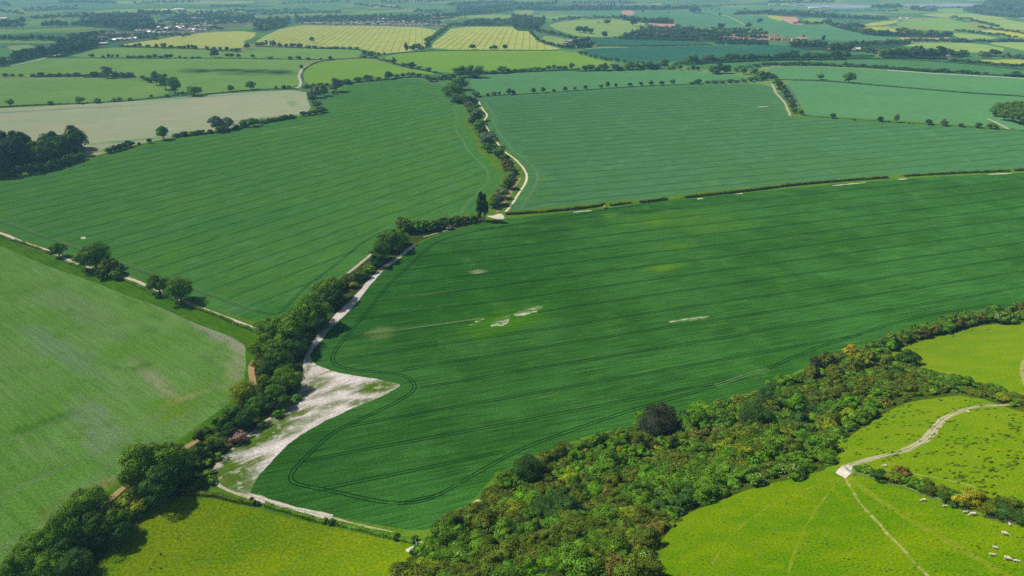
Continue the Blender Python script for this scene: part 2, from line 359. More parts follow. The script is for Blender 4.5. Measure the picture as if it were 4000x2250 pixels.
fld(C, CROP_R2, '1966,203 2060,204 2130,209 2235,218 2330,226 2450,236 2576,244 2900,264 2900,348 2576,329 2500,319 2400,312 2200,300 2090,292 2030,290 2022,282 2016,260 2000,235 1985,215')
fld(C, CROP_R, '1211,252 1222,268 1227,280 1236,290 1228,302 1231,312 1242,334 1262,362 1280,380 1310,403 1326,423 1334,442 1331,460 1316,482 1294,516 1280,531 1330,526 1520,507 1650,499 1730,487 1900,469 2230,440 2576,424 2900,398 2900,352 2576,331 2500,323 2400,317 2200,304 2090,297 2010,293 1990,292 1970,275 1955,245 1940,212 1850,209 1700,215 1500,225 1350,238 1230,246', step=12)
fld(C, CROP_L, '-300,545 -150,500 0,457 100,441 212,407 330,376 420,355 540,335 650,315 760,293 822,281 828,262 815,240 884,212 930,207 1014,198 1055,198 1075,209 1115,212 1127,221 1112,240 1129,251 1159,257 1166,274 1172,291 1167,311 1179,333 1194,358 1199,374 1216,399 1241,419 1256,433 1261,446 1253,468 1226,497 1201,528 1157,541 1071,556 1005,566 993,582 958,608 930,636 872,687 800,735 735,785 690,800 655,814 570,787 487,759 362,707 310,684 200,657 125,622 62,605 0,572 -300,470', step=12)
fld('grass_strip', ground_mat('tall_grass', A(84,128,14), A(66,118,16), -37, 16, .25, .3, bump=.5, mottle=(8, A(110,146,26), .6)), '-300,505 0,590 62,619 125,640 200,675 310,702 362,722 487,775 560,805 650,838 645,900 640,1010 600,1060 520,1110 440,1160 330,1230 250,1290 120,1380 30,1449 -60,1560 -300,1700 -250,1460 10,1437 155,1287 250,1257 317,1207 437,1127 532,1046 572,1019 594,991 612,961 620,924 617,894 618,872 607,862 575,844 512,822 445,792 375,761 322,746 272,723 200,697 125,672 50,640 0,617 -300,540', step=12)
fld(C, LIGHT, '-400,560 0,617 50,640 125,672 200,697 272,723 322,746 375,761 445,792 512,822 575,844 607,862 618,872 617,894 620,924 612,961 594,991 572,1019 532,1046 437,1115 317,1200 250,1250 155,1280 10,1425 -60,1500 -300,1650 -700,1500', step=12)
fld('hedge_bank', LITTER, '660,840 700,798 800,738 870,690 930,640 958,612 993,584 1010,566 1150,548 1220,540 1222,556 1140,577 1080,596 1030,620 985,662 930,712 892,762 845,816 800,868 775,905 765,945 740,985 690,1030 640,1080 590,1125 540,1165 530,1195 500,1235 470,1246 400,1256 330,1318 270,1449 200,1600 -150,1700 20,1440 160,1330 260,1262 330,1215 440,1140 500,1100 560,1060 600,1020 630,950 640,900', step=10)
fld('low_pasture', LOWP, '-150,1750 120,1580 230,1440 300,1350 345,1305 420,1256 482,1246 540,1256 620,1275 700,1297 800,1317 900,1342 1000,1364 1040,1372 1035,1400 1020,1449 980,1560 900,1750', step=10)
fld('hill_pasture', HILLA, '2060,1150 2100,1090 2200,1040 2290,990 2160,880 2250,850 2400,800 2576,775 2900,740 3000,900 3000,1330 2576,1310 2420,1270 2250,1215 2150,1185 2100,1182', step=10)
fld('hill_pasture', HILLB, '1560,1449 1600,1380 1700,1290 1850,1225 2000,1192 2095,1182 2150,1190 2250,1220 2420,1275 2576,1315 3000,1340 2900,1700 1560,1750', step=10)
fld('scrub_floor', UNDER, '990,1750 1010,1449 1045,1385 1100,1335 1200,1262 1360,1150 1500,1095 1700,1045 1900,990 2060,915 2240,855 2400,805 2576,783 2800,765 2800,790 2576,812 2480,816 2400,836 2300,862 2250,882 2230,900 2310,935 2400,965 2480,980 2576,1010 2700,1040 2700,1062 2576,1040 2440,992 2330,1004 2270,1016 2200,1054 2130,1104 2080,1132 2096,1176 2000,1204 1900,1224 1800,1264 1720,1294 1680,1340 1640,1392 1650,1449 1620,1750', step=10)
fld(C, CROP_M, '1265,550 1330,545 1520,524 1730,501 1900,482 2080,466 2230,453 2420,441 2576,435 2900,413 3000,560 2900,750 2576,778 2480,784 2400,800 2320,825 2240,850 2140,880 2060,910 1980,945 1900,985 1800,1010 1700,1040 1600,1070 1500,1090 1420,1115 1360,1140 1250,1190 1195,1252 1150,1300 1105,1325 1050,1337 960,1322 860,1303 760,1281 690,1262 650,1253 633,1243 634,1225 650,1200 690,1150 740,1105 800,1068 870,1035 930,1010 985,985 1012,968 985,962 940,952 890,944 840,935 800,920 787,908 781,896 784,884 811,854 831,826 869,791 894,766 919,733 956,687 978,669 1001,655 1021,638 1043,620 1080,599 1130,581 1190,566 1230,557', step=10)
# bare chalk, tracks and paths
fld('bare_chalk', CHALK, '1034,617 998,647 974,663 951,678 906,729 884,754 856,779 814,822 794,847 774,884 765,899 762,930 762,965 735,1000 690,1040 650,1080 590,1120 545,1160 530,1185 540,1212 580,1236 634,1250 628,1235 634,1222 650,1200 690,1150 740,1105 800,1068 870,1035 930,1010 985,985 1012,968 985,962 940,952 890,944 840,935 800,920 787,908 781,896 784,884 811,854 831,826 869,791 894,766 919,733 956,687 978,669 1001,655 1021,638 1043,620 1046,612', step=6, rough=.7)
fld('bare_chalk', CHALKW, '1222,542 1240,543 1254,537 1264,538 1271,552 1247,550 1229,546', step=4, rough=.6)
for s in ('1233,820 1241,806 1262,798 1285,792 1282,803 1270,820 1235,822', '1290,792 1310,779 1345,771 1366,768 1362,778 1330,790 1300,796', '1675,813 1690,805 1760,796 1780,793 1790,797 1760,803 1720,810', '1174,820 1196,809 1222,797 1202,814'):
    fld('bare_patch', CHALKP, s, step=3, rough=1.5, rs=4)
fld('bare_patch', CHALKW, '200,599 208,595 219,597 209,602', step=3, rough=.2)
for s, w in (('1441,534 1488,529', 2.4), ('1753,500.5 1769,499', 2.5), ('1850,488 1868,486', 2.), ('2094,467 2177,459', 2.2), ('2258,451 2282,449.5', 3.), ('2485,438.5 2545,436', 2.6), ('1905,269 1932,267.5', 3.)):
    strip('bare_patch', CHALKW, [tuple(map(float, q.split(','))) for q in s.split()], w, 6, .5, True)
def path(n, m, s, w, **k): strip(n, m, [tuple(map(float, q.split(','))) for q in s.split()], w, **k)
path('track', CHALKT, '-300,505 0,584 62,612 125,631 200,667 310,694 362,715 487,767 560,796 620,818 668,838', 3.0, rough=.3)
path('track', CHALKW, '1204,255 1216,278 1228,290 1216,304 1231,333 1255,365 1269,382 1288,394 1303,407 1318,424 1326,442 1323,459 1308,482 1288,514 1272,533', 2.6, step=5, rough=.15)
path('track', DIRT, '1309,448 1290,470 1282,488 1268,510 1250,533', 3.6, step=5)
path('track', CHALKT, '936,637 905,664 874,688', 2.6, step=5)
path('track', CHALKT, '1206,556 1140,574 1095,588 1065,596', 1.3, step=5, rough=.5)
path('track', DIRT, '640,905 630,925 634,950 640,968', 3.4, step=5); path('track', DIRT, '520,1092 480,1118 437,1145 325,1215 270,1262 200,1310', 2.9, step=6)
path('track', CHALKT, '628,1246 682,1265 732,1278 768,1286 800,1294 834,1301', 3.4, step=6, rough=.3)
path('track', WORNC, '834,1302 900,1320 990,1338', 1.0, step=6, rough=.5)
path('track', chalk_mat('sandy_track', A(200,176,126), A(110,126,50), .66, .8, 40, 2.0), '1062,1366 1107,1334 1144,1309 1177,1284 1206,1257', 3.2, step=5, rough=.3)
path('track', CHALKT, '1942,210 1952,235 1970,252 1982,275 1988,291', 4.0, step=4, rough=.5)
path('track', CHALKT, '2485,299 2505,307 2538,325', 5, step=4); path('track', CHALKW, '2232,176.5 2382,186.5 2576,196.5 2900,220', 7.0, rough=.1)
path('lane', CHALKT, '740,222 752,219 757,213 755,200 751,190 757,178 763,172', 6.0, step=4); path('lane', CHALKT, '763,172 775,165 794,158 819,151', 4.0, step=4)
path('lane', CHALKT, '-100,172 0,169 60,160 112,146 150,137', 7.0, step=6, rough=.1); path('lane', CHALKT, '1794,35 1815,39 1832,40 1790,33', 8)
path('lane', CHALKT, '1830,40 1860,55 1888,70', 7.0, rough=.2)
path('path', WORNC, '2700,1008 2576,1015 2532,1019 2469,1021 2419,1031 2377,1051 2352,1074 2332,1104 2282,1132 2232,1144 2169,1159 2122,1176', 3.6, step=5, rough=.3)
path('path', WORN, '2122,1196 2152,1247 2172,1277 2199,1304 2232,1342 2259,1370 2292,1407 2332,1449 2400,1520', .8, step=6, rough=.5)
path('path', FAINT, '2130,1200 2182,1237 2244,1279 2307,1317 2369,1352 2432,1389 2507,1434 2620,1500', 1.8, step=6, rough=.5)
for q in ('2108,1202 2040,1225 1950,1262 1850,1330 1790,1420', '2112,1206 2060,1270 2010,1350 1985,1440',): path('path', FAINT, q, .6, step=6, rough=.8)
path('path', CHALKT, '768,925 763,972 738,1003 692,1042 602,1114 547,1164 531,1190 541,1216 580,1239 632,1249', 1.5, step=6, rough=.5)
path('path', WORN, '2294,1191 2382,1207 2467,1228', .7, step=6, rough=.5); path('path', WORN, '2700,1080 2600,1000 2570,945 2572,910 2590,880 2640,860', 1.6, step=6)
fld('bare_chalk', chalk_mat('trodden_chalk', A(220,212,200), A(150,155,90), .55, .7, 30, 4.0), '2100,1187 2116,1175 2135,1168 2146,1178 2138,1190 2130,1205 2120,1199 2110,1195', step=3, rough=.5, rs=3)
fld('bare_chalk', CHALKW, '1018,1384 1034,1376 1045,1372 1053,1386 1038,1392', step=3, rough=.5, rs=3)

# ------------------------------------------------------------------ one seamless ground, split by region
def in_poly(x, y, P):
    c = False; j = len(P)-1
    for i in range(len(P)):
        if (P[i][1] > y) != (P[j][1] > y) and x < (P[j][0]-P[i][0])*(y-P[i][1])/(P[j][1]-P[i][1])+P[i][0]: c = not c
        j = i
    return c
def build_ground():
    vs, fs = [], []
    X0, X1, Y0, Y1 = -13000., 13000., -500., 15500.
    edge = [(X0, Y0), (X1, Y0), (X1, Y1), (X0, Y1)]
    allp = [edge] + [r[2] for r in REG]
    for P in allp:
        P = [p for i, p in enumerate(P) if math.dist(p, P[i-1]) > .02]
        if sum(P[i-1][0]*P[i][1]-P[i][0]*P[i-1][1] for i in range(len(P))) < 0: P = P[::-1]
        b = len(vs); vs += [Vector(p) for p in P]; fs.append(list(range(b, len(vs))))
    jit = lambda s: RND.uniform(-.2, .2)*s
    def grid(x0, x1, y0, y1, s, cond=None):
        x = x0
        while x < x1:
            y = y0
            while y < y1:
                if cond is None or cond(x, y): vs.append(Vector((x+jit(s), y+jit(s))))
                y += s
            x += s
    hd = lambda x, y: 0.44*(x+17)-0.9*(y-235)
    grid(-400, 700, -300, 620, 7, lambda x, y: -70 < hd(x, y) < 280)
    grid(-900, 1100, -400, 1300, 45, lambda x, y: not (-400 < x < 700 and -300 < y < 620 and -70 < hd(x, y) < 280))
    grid(-4500, 4500, 1300, 5600, 110); grid(-12500, 12500, 5600, 15400, 700)
    ov, oe, of, _, _, ofo = geometry.delaunay_2d_cdt(vs, [], fs, 0, 1e-3, True)
    co = [(v.x, v.y, hgt(v.x, v.y)) for v in ov]
    def nrm(x, y, e=1.5):
        return Vector((hgt(x-e, y)-hgt(x+e, y), hgt(x, y-e)-hgt(x, y+e), 2*e)).normalized()
    by = {}
    tri = np.array([list(f) for f in of]); cc = np.array(co)[:, :2][tri].mean(1); own = np.zeros(len(tri), int)
    for k, (_, _, P) in enumerate(REG):
        P = np.array(P); lo, hi = P.min(0), P.max(0)
        c = np.where((cc[:, 0] > lo[0]) & (cc[:, 0] < hi[0]) & (cc[:, 1] > lo[1]) & (cc[:, 1] < hi[1]))[0]
        q = cc[c]; ins = np.zeros(len(c), bool)
        for a, b in zip(P, np.roll(P, -1, 0)):
            w = (a[1] > q[:, 1]) != (b[1] > q[:, 1])
            if w.any(): ins[w] ^= q[w, 0] < (b[0]-a[0])*(q[w, 1]-a[1])/(b[1]-a[1])+a[0]
        own[c[ins]] = k+1
    for f, o in zip(of, own): by.setdefault(int(o), []).append(f)
    for r, faces in sorted(by.items()):
        name, mat = ('ground', None) if r == 0 else REG[r-1][:2]
        parts = [(name, mat, faces)]
        if r == 0:
            near = [f for f in faces if max(co[i][1] for i in f) < 1250]
            far = [f for f in faces if max(co[i][1] for i in f) >= 1250]
            parts = [('grass_ground', GRASS, near), ('ground', FARBASE, far)]
        for nm, mt, fc in parts:
            ids = sorted({i for f in fc for i in f}); ix = {g: l for l, g in enumerate(ids)}
            me = bpy.data.meshes.new(nm)
            me.from_pydata([co[i] for i in ids], [], [[ix[i] for i in f] for f in fc])
            me.polygons.foreach_set('use_smooth', [True]*len(me.polygons))
            me.normals_split_custom_set_from_vertices([nrm(co[i][0], co[i][1]) for i in ids])
            tag(obj(nm, me, mt), kind='structure')
build_ground()

# ------------------------------------------------------------------ wheel tracks in the crops
def ribbon(V, Fc, w, off, width, z=.05):
    n = len(w); b = len(V)
    for i, p in enumerate(w):
        d = (w[min(i+1, n-1)]-w[max(i-1, 0)]).to_2d().normalized(); q = Vector((-d.y, d.x))
        for s in (off-width/2, off+width/2):
            x, y = p.x+q.x*s, p.y+q.y*s; V.append((x, y, hgt(x, y)+z))
    for i in range(n-1): Fc.append((b+2*i, b+2*i+2, b+2*i+3, b+2*i+1))
def tracks(name, mat, lines, width=.58, gauge=.95, z=.05):
    V, Fc = [], []
    for w in lines:
        if len(w) < 2: continue
        ribbon(V, Fc, w, -gauge, width, z); ribbon(V, Fc, w, gauge, width, z)
    me = bpy.data.meshes.new(name); me.from_pydata(V, [], Fc); tag(obj(name, me, mat), kind='structure')
def dline(s, step=5): 
    return resample(line_world(chaikin([tuple(map(float, q.split(','))) for q in s.split()], False), True, step), 5)
def region(mat): return [r[2] for r in REG if r[1] is mat]
def straight(P, ang, svals, x0, x1, inset, holes=()):
    a = math.radians(ang); d = Vector((math.cos(a), math.sin(a))); nrm = Vector((-d.y, d.x)); out = []
    def ok(p):
        if not in_poly(p.x, p.y, P): return False
        for k in range(8):
            if not in_poly(p.x+inset*math.cos(k*.785), p.y+inset*math.sin(k*.785), P): return False
        return all(not in_poly(p.x, p.y, h) for h in holes)
    for s in svals:
        run = []; u = x0
        while u < x1:
            p = d*u + nrm*(s + .35*math.sin(u/37+s))
            if ok(p): run.append(Vector((p.x, p.y, 0)))
            elif run: out.append(run); run = []
            u += 6
        if run: out.append(run)
    return [r for r in out if len(r) > 2]
RUT = ground_mat('wheel_track', A(24,62,20), A(26,68,20), 17, 20, .2, .2, bump=0)
RUTL = ground_mat('wheel_track_far', A(36,84,36), A(38,88,34), 17, 20, .2, .2, bump=0)
RUTR = ground_mat('wheel_track_blue', A(40,92,62), A(38,88,54), 17, 20, .2, .2, bump=0)
RUTP = ground_mat('pale_wheel_track', A(146,168,118), A(124,152,98), 17, 20, .2, .2, bump=0)
holes = [r[2] for r in REG if r[0] == 'bare_patch']
sv = [104+22.6*k for k in range(0, 10)] + [332, 355, 377.9] + [378+25.0*k for k in range(1, 14)]
tracks('tramlines', RUT, straight(region(CROP_M)[0], 17.3, sv, -300, 1100, 12, holes))
tracks('tramlines', RUTL, straight(region(CROP_L)[0], 52, [24*k+8 for k in range(-2, 50)], -500, 1300, 13), .5)
tracks('tramlines', RUTR, straight(region(CROP_R)[-1], 17.5, [24*k+8 for k in range(15, 70)], -300, 1500, 13), .6)
def gang(a, b):
    p, q = gp(*a), gp(*b); return math.degrees(math.atan2(q.y-p.y, q.x-p.x))
RUTY = ground_mat('barley_wheel_track', A(140,150,76), A(134,146,72), 60, 60, .1, .1, bump=0)
for k in (1, 2):
    P = region(YELLOW)[k]; a = gang((931,100), (956,70)) if k == 1 else gang((1242,115), (1262,80)); ar = math.radians(a)
    s0 = [-math.sin(ar)*x+math.cos(ar)*y for x, y in P]
    tracks('tramlines', RUTY, straight(P, a, [s for s in np.arange(min(s0), max(s0), 24.0)], -6000, 8000, 8), .7, z=.25)
tracks('track_ruts', CHALKW, [dline('-300,505 0,584 62,612 125,631 200,667 310,694 362,715 487,767 560,796 620,818 668,838'), dline('628,1246 682,1265 732,1278 768,1286 800,1294 834,1301')], .6, .75, z=.06)
tracks('path_ruts', chalk_mat('path_rut', A(196,190,160), A(150,154,96), .5, .7, 20, 3), [dline('2600,1014 2532,1019 2469,1021 2419,1031 2377,1051 2352,1074 2332,1104 2282,1132 2232,1144 2169,1159 2122,1176')], .5, .8, z=.12)
M_LOOP = '1740,497 1600,515 1450,541 1288,566 1219,577 1157,590 1119,602 1082,617 1044,655 1014,682 972,722 967,729 932,774 882,834 849,872 835,897 839,914 857,924 894,931 969,937 1007,942 1034,954 1045,972 1037,987 994,1014 919,1049 857,1077 829,1095 782,1137 744,1175 728,1200 737,1215 769,1223 844,1237 919,1255 982,1266 1032,1266 1082,1255 1132,1230 1182,1200 1232,1172 1288,1140 1360,1110 1428,1086 1513,1057 1613,1024 1713,997 1788,974 1863,949 1932,927 2007,894 2082,864 2145,847 2207,824 2307,799 2407,779 2507,768 2576,765 2700,758'
tracks('tramlines', RUT, [dline(M_LOOP)], .62, z=.07)
tracks('tramlines', RUTP, [dline('1932,927 1880,943 1800,970')], .35, z=.09)
tracks('tramlines', RUTL, [dline('0,556 70,582 140,608 212,631 275,652 325,671 390,694 487,729 535,744 587,764 644,783 681,791 701,789 719,774 744,746 769,722 806,694 856,657 906,614 944,592 981,577')], .6, z=.07)
tracks('tramlines', RUTP, [dline('0,554 70,580 140,606 212,629 275,650 325,669 390,692 487,727 535,742 587,762 644,781'), dline('1144,265 1141,277 1151,295 1143,315 1151,335 1169,360 1171,369 1194,397 1221,422 1231,439 1224,462 1201,487 1176,512 1161,529 1165,536'),
    dline('1219,255 1229,270 1244,287 1239,307 1254,332 1274,357 1288,377 1325,404 1348,427 1355,447 1343,474 1325,504 1310,524'), dline('1976,204 1990,228 2010,250 2020,275 2025,290')], .45, z=.09)
tracks('tramlines', RUTP, [dline('0,1250 150,1180 300,1105 420,1030'), dline('0,1120 120,1070 240,1010 330,955'), dline('555,919 547,949 525,991 475,1044 412,1081 375,1110 275,1175 187,1242 87,1325 0,1382 -80,1440')], .5, z=.06)

# ------------------------------------------------------------------ foliage builders
def unit(v): return v/np.maximum(1e-9, np.linalg.norm(v, axis=-1, keepdims=True))
def quads(c, nrm, size, rng, aspect=.75):
    """leaf-clump faces: centres c, normals nrm, sizes"""
    n = len(c); h = rng.normal(size=(n, 3)); nrm = unit(nrm)
    a = unit(np.cross(nrm, h)); b = np.cross(nrm, a)
    s = (np.asarray(size)*rng.uniform(.7, 1.3, n))[:, None]*.5
    a = a*s; b = b*s*aspect
    k = rng.uniform(.2, .9, (n, 1))
    return np.stack([c-a-b*k, c+a*k-b, c+a+b*k, c-a*k+b], 1)
def sphere_dirs(n, rng, zmin=-.5):
    z = rng.uniform(zmin, 1, n); t = rng.uniform(0, 2*math.pi, n); r = np.sqrt(1-z*z)
    return np.stack([r*np.cos(t), r*np.sin(t), z], 1)
def core_quads(cx, cy, cz, rx, ry, rz, nu=8, nv=5):
    u = np.linspace(0, 2*math.pi, nu+1); v = np.linspace(.02, math.pi-.02, nv+1); q = []
    f = lambda a, b: (cx+rx*math.cos(a)*math.sin(b), cy+ry*math.sin(a)*math.sin(b), cz+rz*math.cos(b))
    for i in range(nu):
        for j in range(nv): q.append([f(u[i], v[j]), f(u[i], v[j+1]), f(u[i+1], v[j+1]), f(u[i+1], v[j])])
    return np.array(q)
def crown_arrays(seed, ncl, nleaf, leaf, kind='tree'):
    """a crown of unit width and unit height standing on z = 0"""
    rng = np.random.default_rng(seed)
    if kind == 'poplar': cz, rz, rr = .52, .48, .5
    elif kind == 'bush': cz, rz, rr = .44, .52, .5
    else: cz, rz, rr = .53, .47, .5
    d = sphere_dirs(ncl, rng, -.75 if kind != 'bush' else -.35)
    # uneven outline: the crown bulges and caves in
    ph = rng.uniform(0, 6.28, 4)
    def bulge(d):
        t = np.arctan2(d[:, 1], d[:, 0])
        return 1 + .13*np.sin(2*t+ph[0]) + .1*np.sin(3*t+ph[1]+2*d[:, 2]) + .1*np.sin(5*d[:, 2]+ph[2]+t)
    cr = rng.uniform(.12, .27, ncl) if kind != 'poplar' else rng.uniform(.16, .26, ncl)
    if kind == 'bush': cr *= 1.1
    dist = bulge(d)*(1-cr*1.35)*rng.uniform(.72, 1.05, ncl)
    cc = d*dist[:, None]*np.array([rr, rr, rz])
    if kind == 'poplar':
        w = np.clip(1.15-np.abs(cc[:, 2]/rz*.5+.15)*1.1, .2, 1); cc[:, :2] *= w[:, None]
    ratio = np.array([1, 1, .85 if kind != 'poplar' else .45])
    ci = rng.integers(0, ncl, nleaf)
    ld = unit(sphere_dirs(nleaf, rng, -.6) + .35*unit(cc[ci]/np.array([rr, rr, rz])))
    r = cr[ci]*rng.uniform(.72, 1.06, nleaf)
    p = cc[ci] + ld*r[:, None]*ratio
    keep = np.linalg.norm(p/np.array([rr, rr, rz]), axis=1) > .5
    p, ld, ci = p[keep], ld[keep], ci[keep]
    p[:, 2] += cz; p[:, 2] = np.maximum(p[:, 2], .02)
    q = quads(p, ld+rng.normal(size=ld.shape)*.2, leaf, rng)
    ct = rng.uniform(.74, 1.22, ncl)
    tint = ct[ci]*rng.uniform(.82, 1.16, len(ci))
    hue = rng.normal(0, .1, ncl)[ci]
    col = np.stack([tint*(1+hue), tint, tint*(1-hue*.6)], 1)
    k = core_quads(0, 0, cz-.02, rr*.6, rr*.6, rz*.66)
    if kind == 'poplar': k = core_quads(0, 0, cz, rr*.5, rr*.5, rz*.8)
    return np.concatenate([q, k]), np.concatenate([col, np.full((len(k), 3), .8)])
def quad_mesh(name, Q, Cc):
    me = bpy.data.meshes.new(name); n = len(Q)
    me.vertices.add(4*n); me.vertices.foreach_set('co', Q.reshape(-1).astype(np.float32))
    me.loops.add(4*n); me.loops.foreach_set('vertex_index', np.arange(4*n, dtype=np.int32))
    me.polygons.add(n); me.polygons.foreach_set('loop_start', np.arange(0, 4*n, 4, dtype=np.int32))
    try: me.polygons.foreach_set('loop_total', np.full(n, 4, dtype=np.int32))
    except Exception: pass
    a = me.attributes.new('Col', 'FLOAT_COLOR', 'POINT')
    c4 = np.ones((n, 4, 4), np.float32); c4[:, :, :3] = Cc[:, None, :]
    a.data.foreach_set('color', c4.reshape(-1)); me.update(calc_edges=True)
    me.materials.append(FOL)
    return me
LOD = {}
spec = {('tree',0):(34,9500,.030),('tree',1):(24,3400,.05),('tree',2):(20,520,.12),
        ('bush',0):(22,4200,.048),('bush',1):(16,1700,.075),('bush',2):(14,330,.15),
        ('poplar',0):(40,6000,.05),('poplar',1):(30,2000,.08),('poplar',2):(16,360,.17)}
for (k, l), (nc, nl, lf) in spec.items():
    arr = []
    for s in range(6 if k != 'poplar' else 3):
        Q, Cc = crown_arrays(100*l+s+{'tree':0,'bush':31,'poplar':67}[k], nc, nl, lf, k)
        if k == 'poplar':
            pass
        arr.append([Q, Cc, None])
    LOD[k, l] = arr
def crown_mesh(kind, l, s):
    a = LOD[kind, l][s]
    if a[2] is None: a[2] = quad_mesh('crown', a[0], a[1])
    return a[2]

def trunk_mesh():
    """tapered trunk with a few limbs reaching into the crown (unit size)"""
    bm = bmesh.new(); rng = random.Random(3)
    def limb(a, b, r0, r1, seg=3, sides=7, bend=.03):
        a, b = Vector(a), Vector(b); ax = (b-a).normalized(); u = ax.orthogonal().normalized(); v = ax.cross(u); prev = None
        for i in range(seg+1):
            t = i/seg; c = a.lerp(b, t)+Vector((rng.uniform(-bend, bend), rng.uniform(-bend, bend), 0))*(0 < t < 1); r = r0+(r1-r0)*t
            ring = [bm.verts.new(c+(u*math.cos(k*6.2832/sides)+v*math.sin(k*6.2832/sides))*r) for k in range(sides)]
            if prev:
                for k in range(sides): bm.faces.new((prev[k], prev[(k+1) % sides], ring[(k+1) % sides], ring[k]))
            prev = ring
    limb((0, 0, -.02), (0, 0, .5), .04, .022, 4)
    for k in range(6):
        t = k*1.05; limb((0, 0, .2+.05*k), (.26*math.cos(t), .26*math.sin(t), .5+.05*k), .018, .006)
    me = bpy.data.meshes.new('trunk'); bm.to_mesh(me); bm.free(); me.materials.append(BARK)
    for p in me.polygons: p.use_smooth = True
    return me
TRUNK = trunk_mesh()

COLS = {'oak':(.115,.23,.020),'mid':(.12,.25,.018),'dark':(.062,.135,.024),'bright':(.125,.30,.012),'grey':(.18,.24,.13),'olive':(.125,.18,.018),
        'yellow':(.22,.29,.014),'gold':(.36,.34,.018),'brown':(.165,.165,.03),'rust':(.24,.20,.038),'pink':(.33,.22,.21),'far':(.075,.145,.035),'purple':(.06,.07,.036),'spruce':(.065,.13,.06)}
ADJ = {'oak':'leafy green','mid':'fresh green','dark':'dark green','bright':'bright green','grey':'silver green','olive':'olive','yellow':'yellow green','gold':'golden yellow','brown':'brownish','rust':'rusty brown','pink':'pinkish bare','far':'green','purple':'very dark','spruce':'bluish green'}
def jcol(c, a=.14):
    c = COLS[c] if isinstance(c, str) else c
    k = RND.uniform(1-a, 1+a); h = RND.uniform(-a*.7, a*.7)
    return (c[0]*k*(1+h), c[1]*k, c[2]*k*(1-h*.5))

PLANTS = []
def plant(p, t, w, h, kind, col, ctx, group, label=None, white=False):
    PLANTS.append(dict(p=p, t=t, w=w, h=h, kind=kind, col=col, ctx=ctx, group=group, label=label, white=white, px=w/t*683, area=w*h/t/t))
def base(x, y, w, h, kind='tree'):
    p, t = hit(x, y); mp = t*DS/F; el = math.atan2(CAMZ-p.z, p.y)
    W = w*mp; H = max(W*.35, (h*mp-.3*W*math.sin(el))/math.cos(el))
    q = Vector((p.x, p.y, 0)).normalized()*(W*.3)
    p = Vector((p.x+q.x, p.y+q.y, 0)); p.z = hgt(p.x, p.y)
    return p, t, W, H
def centre(x, y, w, ratio):
    dz = 5.0
    for _ in range(4):
        r = ray(x, y); p, t = hit(x, y, dz); W = w*t*DS/F; H = W*ratio; dz = H*.5
    return p, t, W, H
def TG(ctx, group, s, kind='tree', col='oak', mode='b', ratio=None):
    """plants listed as x,y,w[,h][,colour]; mode c = crown centre, b = base, z0..z3 = base in quarter pixels of a quarter of the view"""
    for tok in s.split():
        f = tok.split(','); c = col
        if f[-1].isalpha(): c = f.pop()
        f = list(map(float, f))
        if mode[0] == 'z':
            o = 644*int(mode[1]); f = [o+f[0]/4, f[1]/4, f[2]/4, f[3]/4]
        if mode == 'c': p, t, W, H = centre(f[0], f[1], f[2], ratio or (.95 if kind == 'tree' else .75))
        else: p, t, W, H = base(f[0], f[1], f[2], f[3])
        plant(p, t, W*1.12, H*1.05, kind, c, ctx, group)
def ROW(ctx, group, pts, n, w, h, kind='tree', col='far', scat=3.0):
    pts = [tuple(map(float, q.split(','))) for q in pts.split()]
    L = [math.dist(a, b) for a, b in zip(pts, pts[1:])]; T = sum(L)
    for i in range(n):
        u = (i+RND.uniform(.05, .95))/n*T; k = 0
        while k < len(L)-1 and u > L[k]: u -= L[k]; k += 1
        a, b = pts[k], pts[k+1]; x = a[0]+(b[0]-a[0])*u/L[k]; y = a[1]+(b[1]-a[1])*u/L[k]+RND.uniform(-scat, scat)*.4
        ww = w*RND.uniform(.7, 1.35); hh = h*RND.uniform(.65, 1.25)
        if kind == 'poplar': ww *= .6
        p, t, W, H = base(x, max(2, y), ww, hh)
        plant(p, t, W*1.15, H, kind, col if not isinstance(col, tuple) else RND.choice(col), ctx, group)

# --- trees and bushes near the camera (crown centres)
g1 = 'trees along the hedge between the two near fields'
TG('in the tall belt at lower left corner', g1, '55,1418,85 95,1375,85,mid 130,1432,80 175,1340,95 150,1395,80,dark 215,1288,108 240,1335,80,dark 285,1312,70 300,1345,55,dark 190,1420,75,dark', mode='c', ratio=1.05)
TG('in the clump above the low pasture', g1, '380,1175,115 425,1152,72 352,1200,70 400,1225,85,dark 440,1190,70,dark 465,1160,50 365,1235,60,dark', mode='c', ratio=1.05)
TG('in the belt beside the weedy chalk', g1, '512,1098,48,dark 540,1112,40 505,1135,40,dark 555,1065,42 590,1045,46,dark 622,1050,50,dark 575,1085,40,dark', mode='c', ratio=.95)
TG('by the orange track', g1, '612,992,58,yellow', mode='c', ratio=1.0)
TG('in the belt beside the bare chalk', g1, '722,955,62,mid 690,990,52 665,965,46,olive 672,1012,46,dark 640,1020,44 742,968,34,dark 705,1010,40,dark', mode='c', ratio=.85)
TG('in the big clump at the belt bend', g1, '652,880,52,mid 700,905,62,dark 672,930,50,dark 720,832,95,mid 680,862,62 668,825,50 745,870,60,dark 690,880,60 650,915,36,olive 720,930,44,dark', mode='c', ratio=.85)
TG('on the belt above the bend', g1, '788,785,85,mid 760,800,60 800,815,50,dark 825,728,68,mid 810,750,52 842,752,44,dark', mode='c', ratio=.9)
TG('in the gap of the belt', 'bushes along the hedge between the two near fields', '868,708,32,brown 884,700,30,dark 900,696,28,olive 916,690,26,dark 930,676,26 944,664,24,dark 890,715,22,yellow 856,722,28,dark', kind='bush', mode='c')
TG('in the upper part of the belt', g1, '985,605,58 958,632,50,mid 1005,598,42 970,612,46,mid 950,655,36,dark', mode='c', ratio=.95)
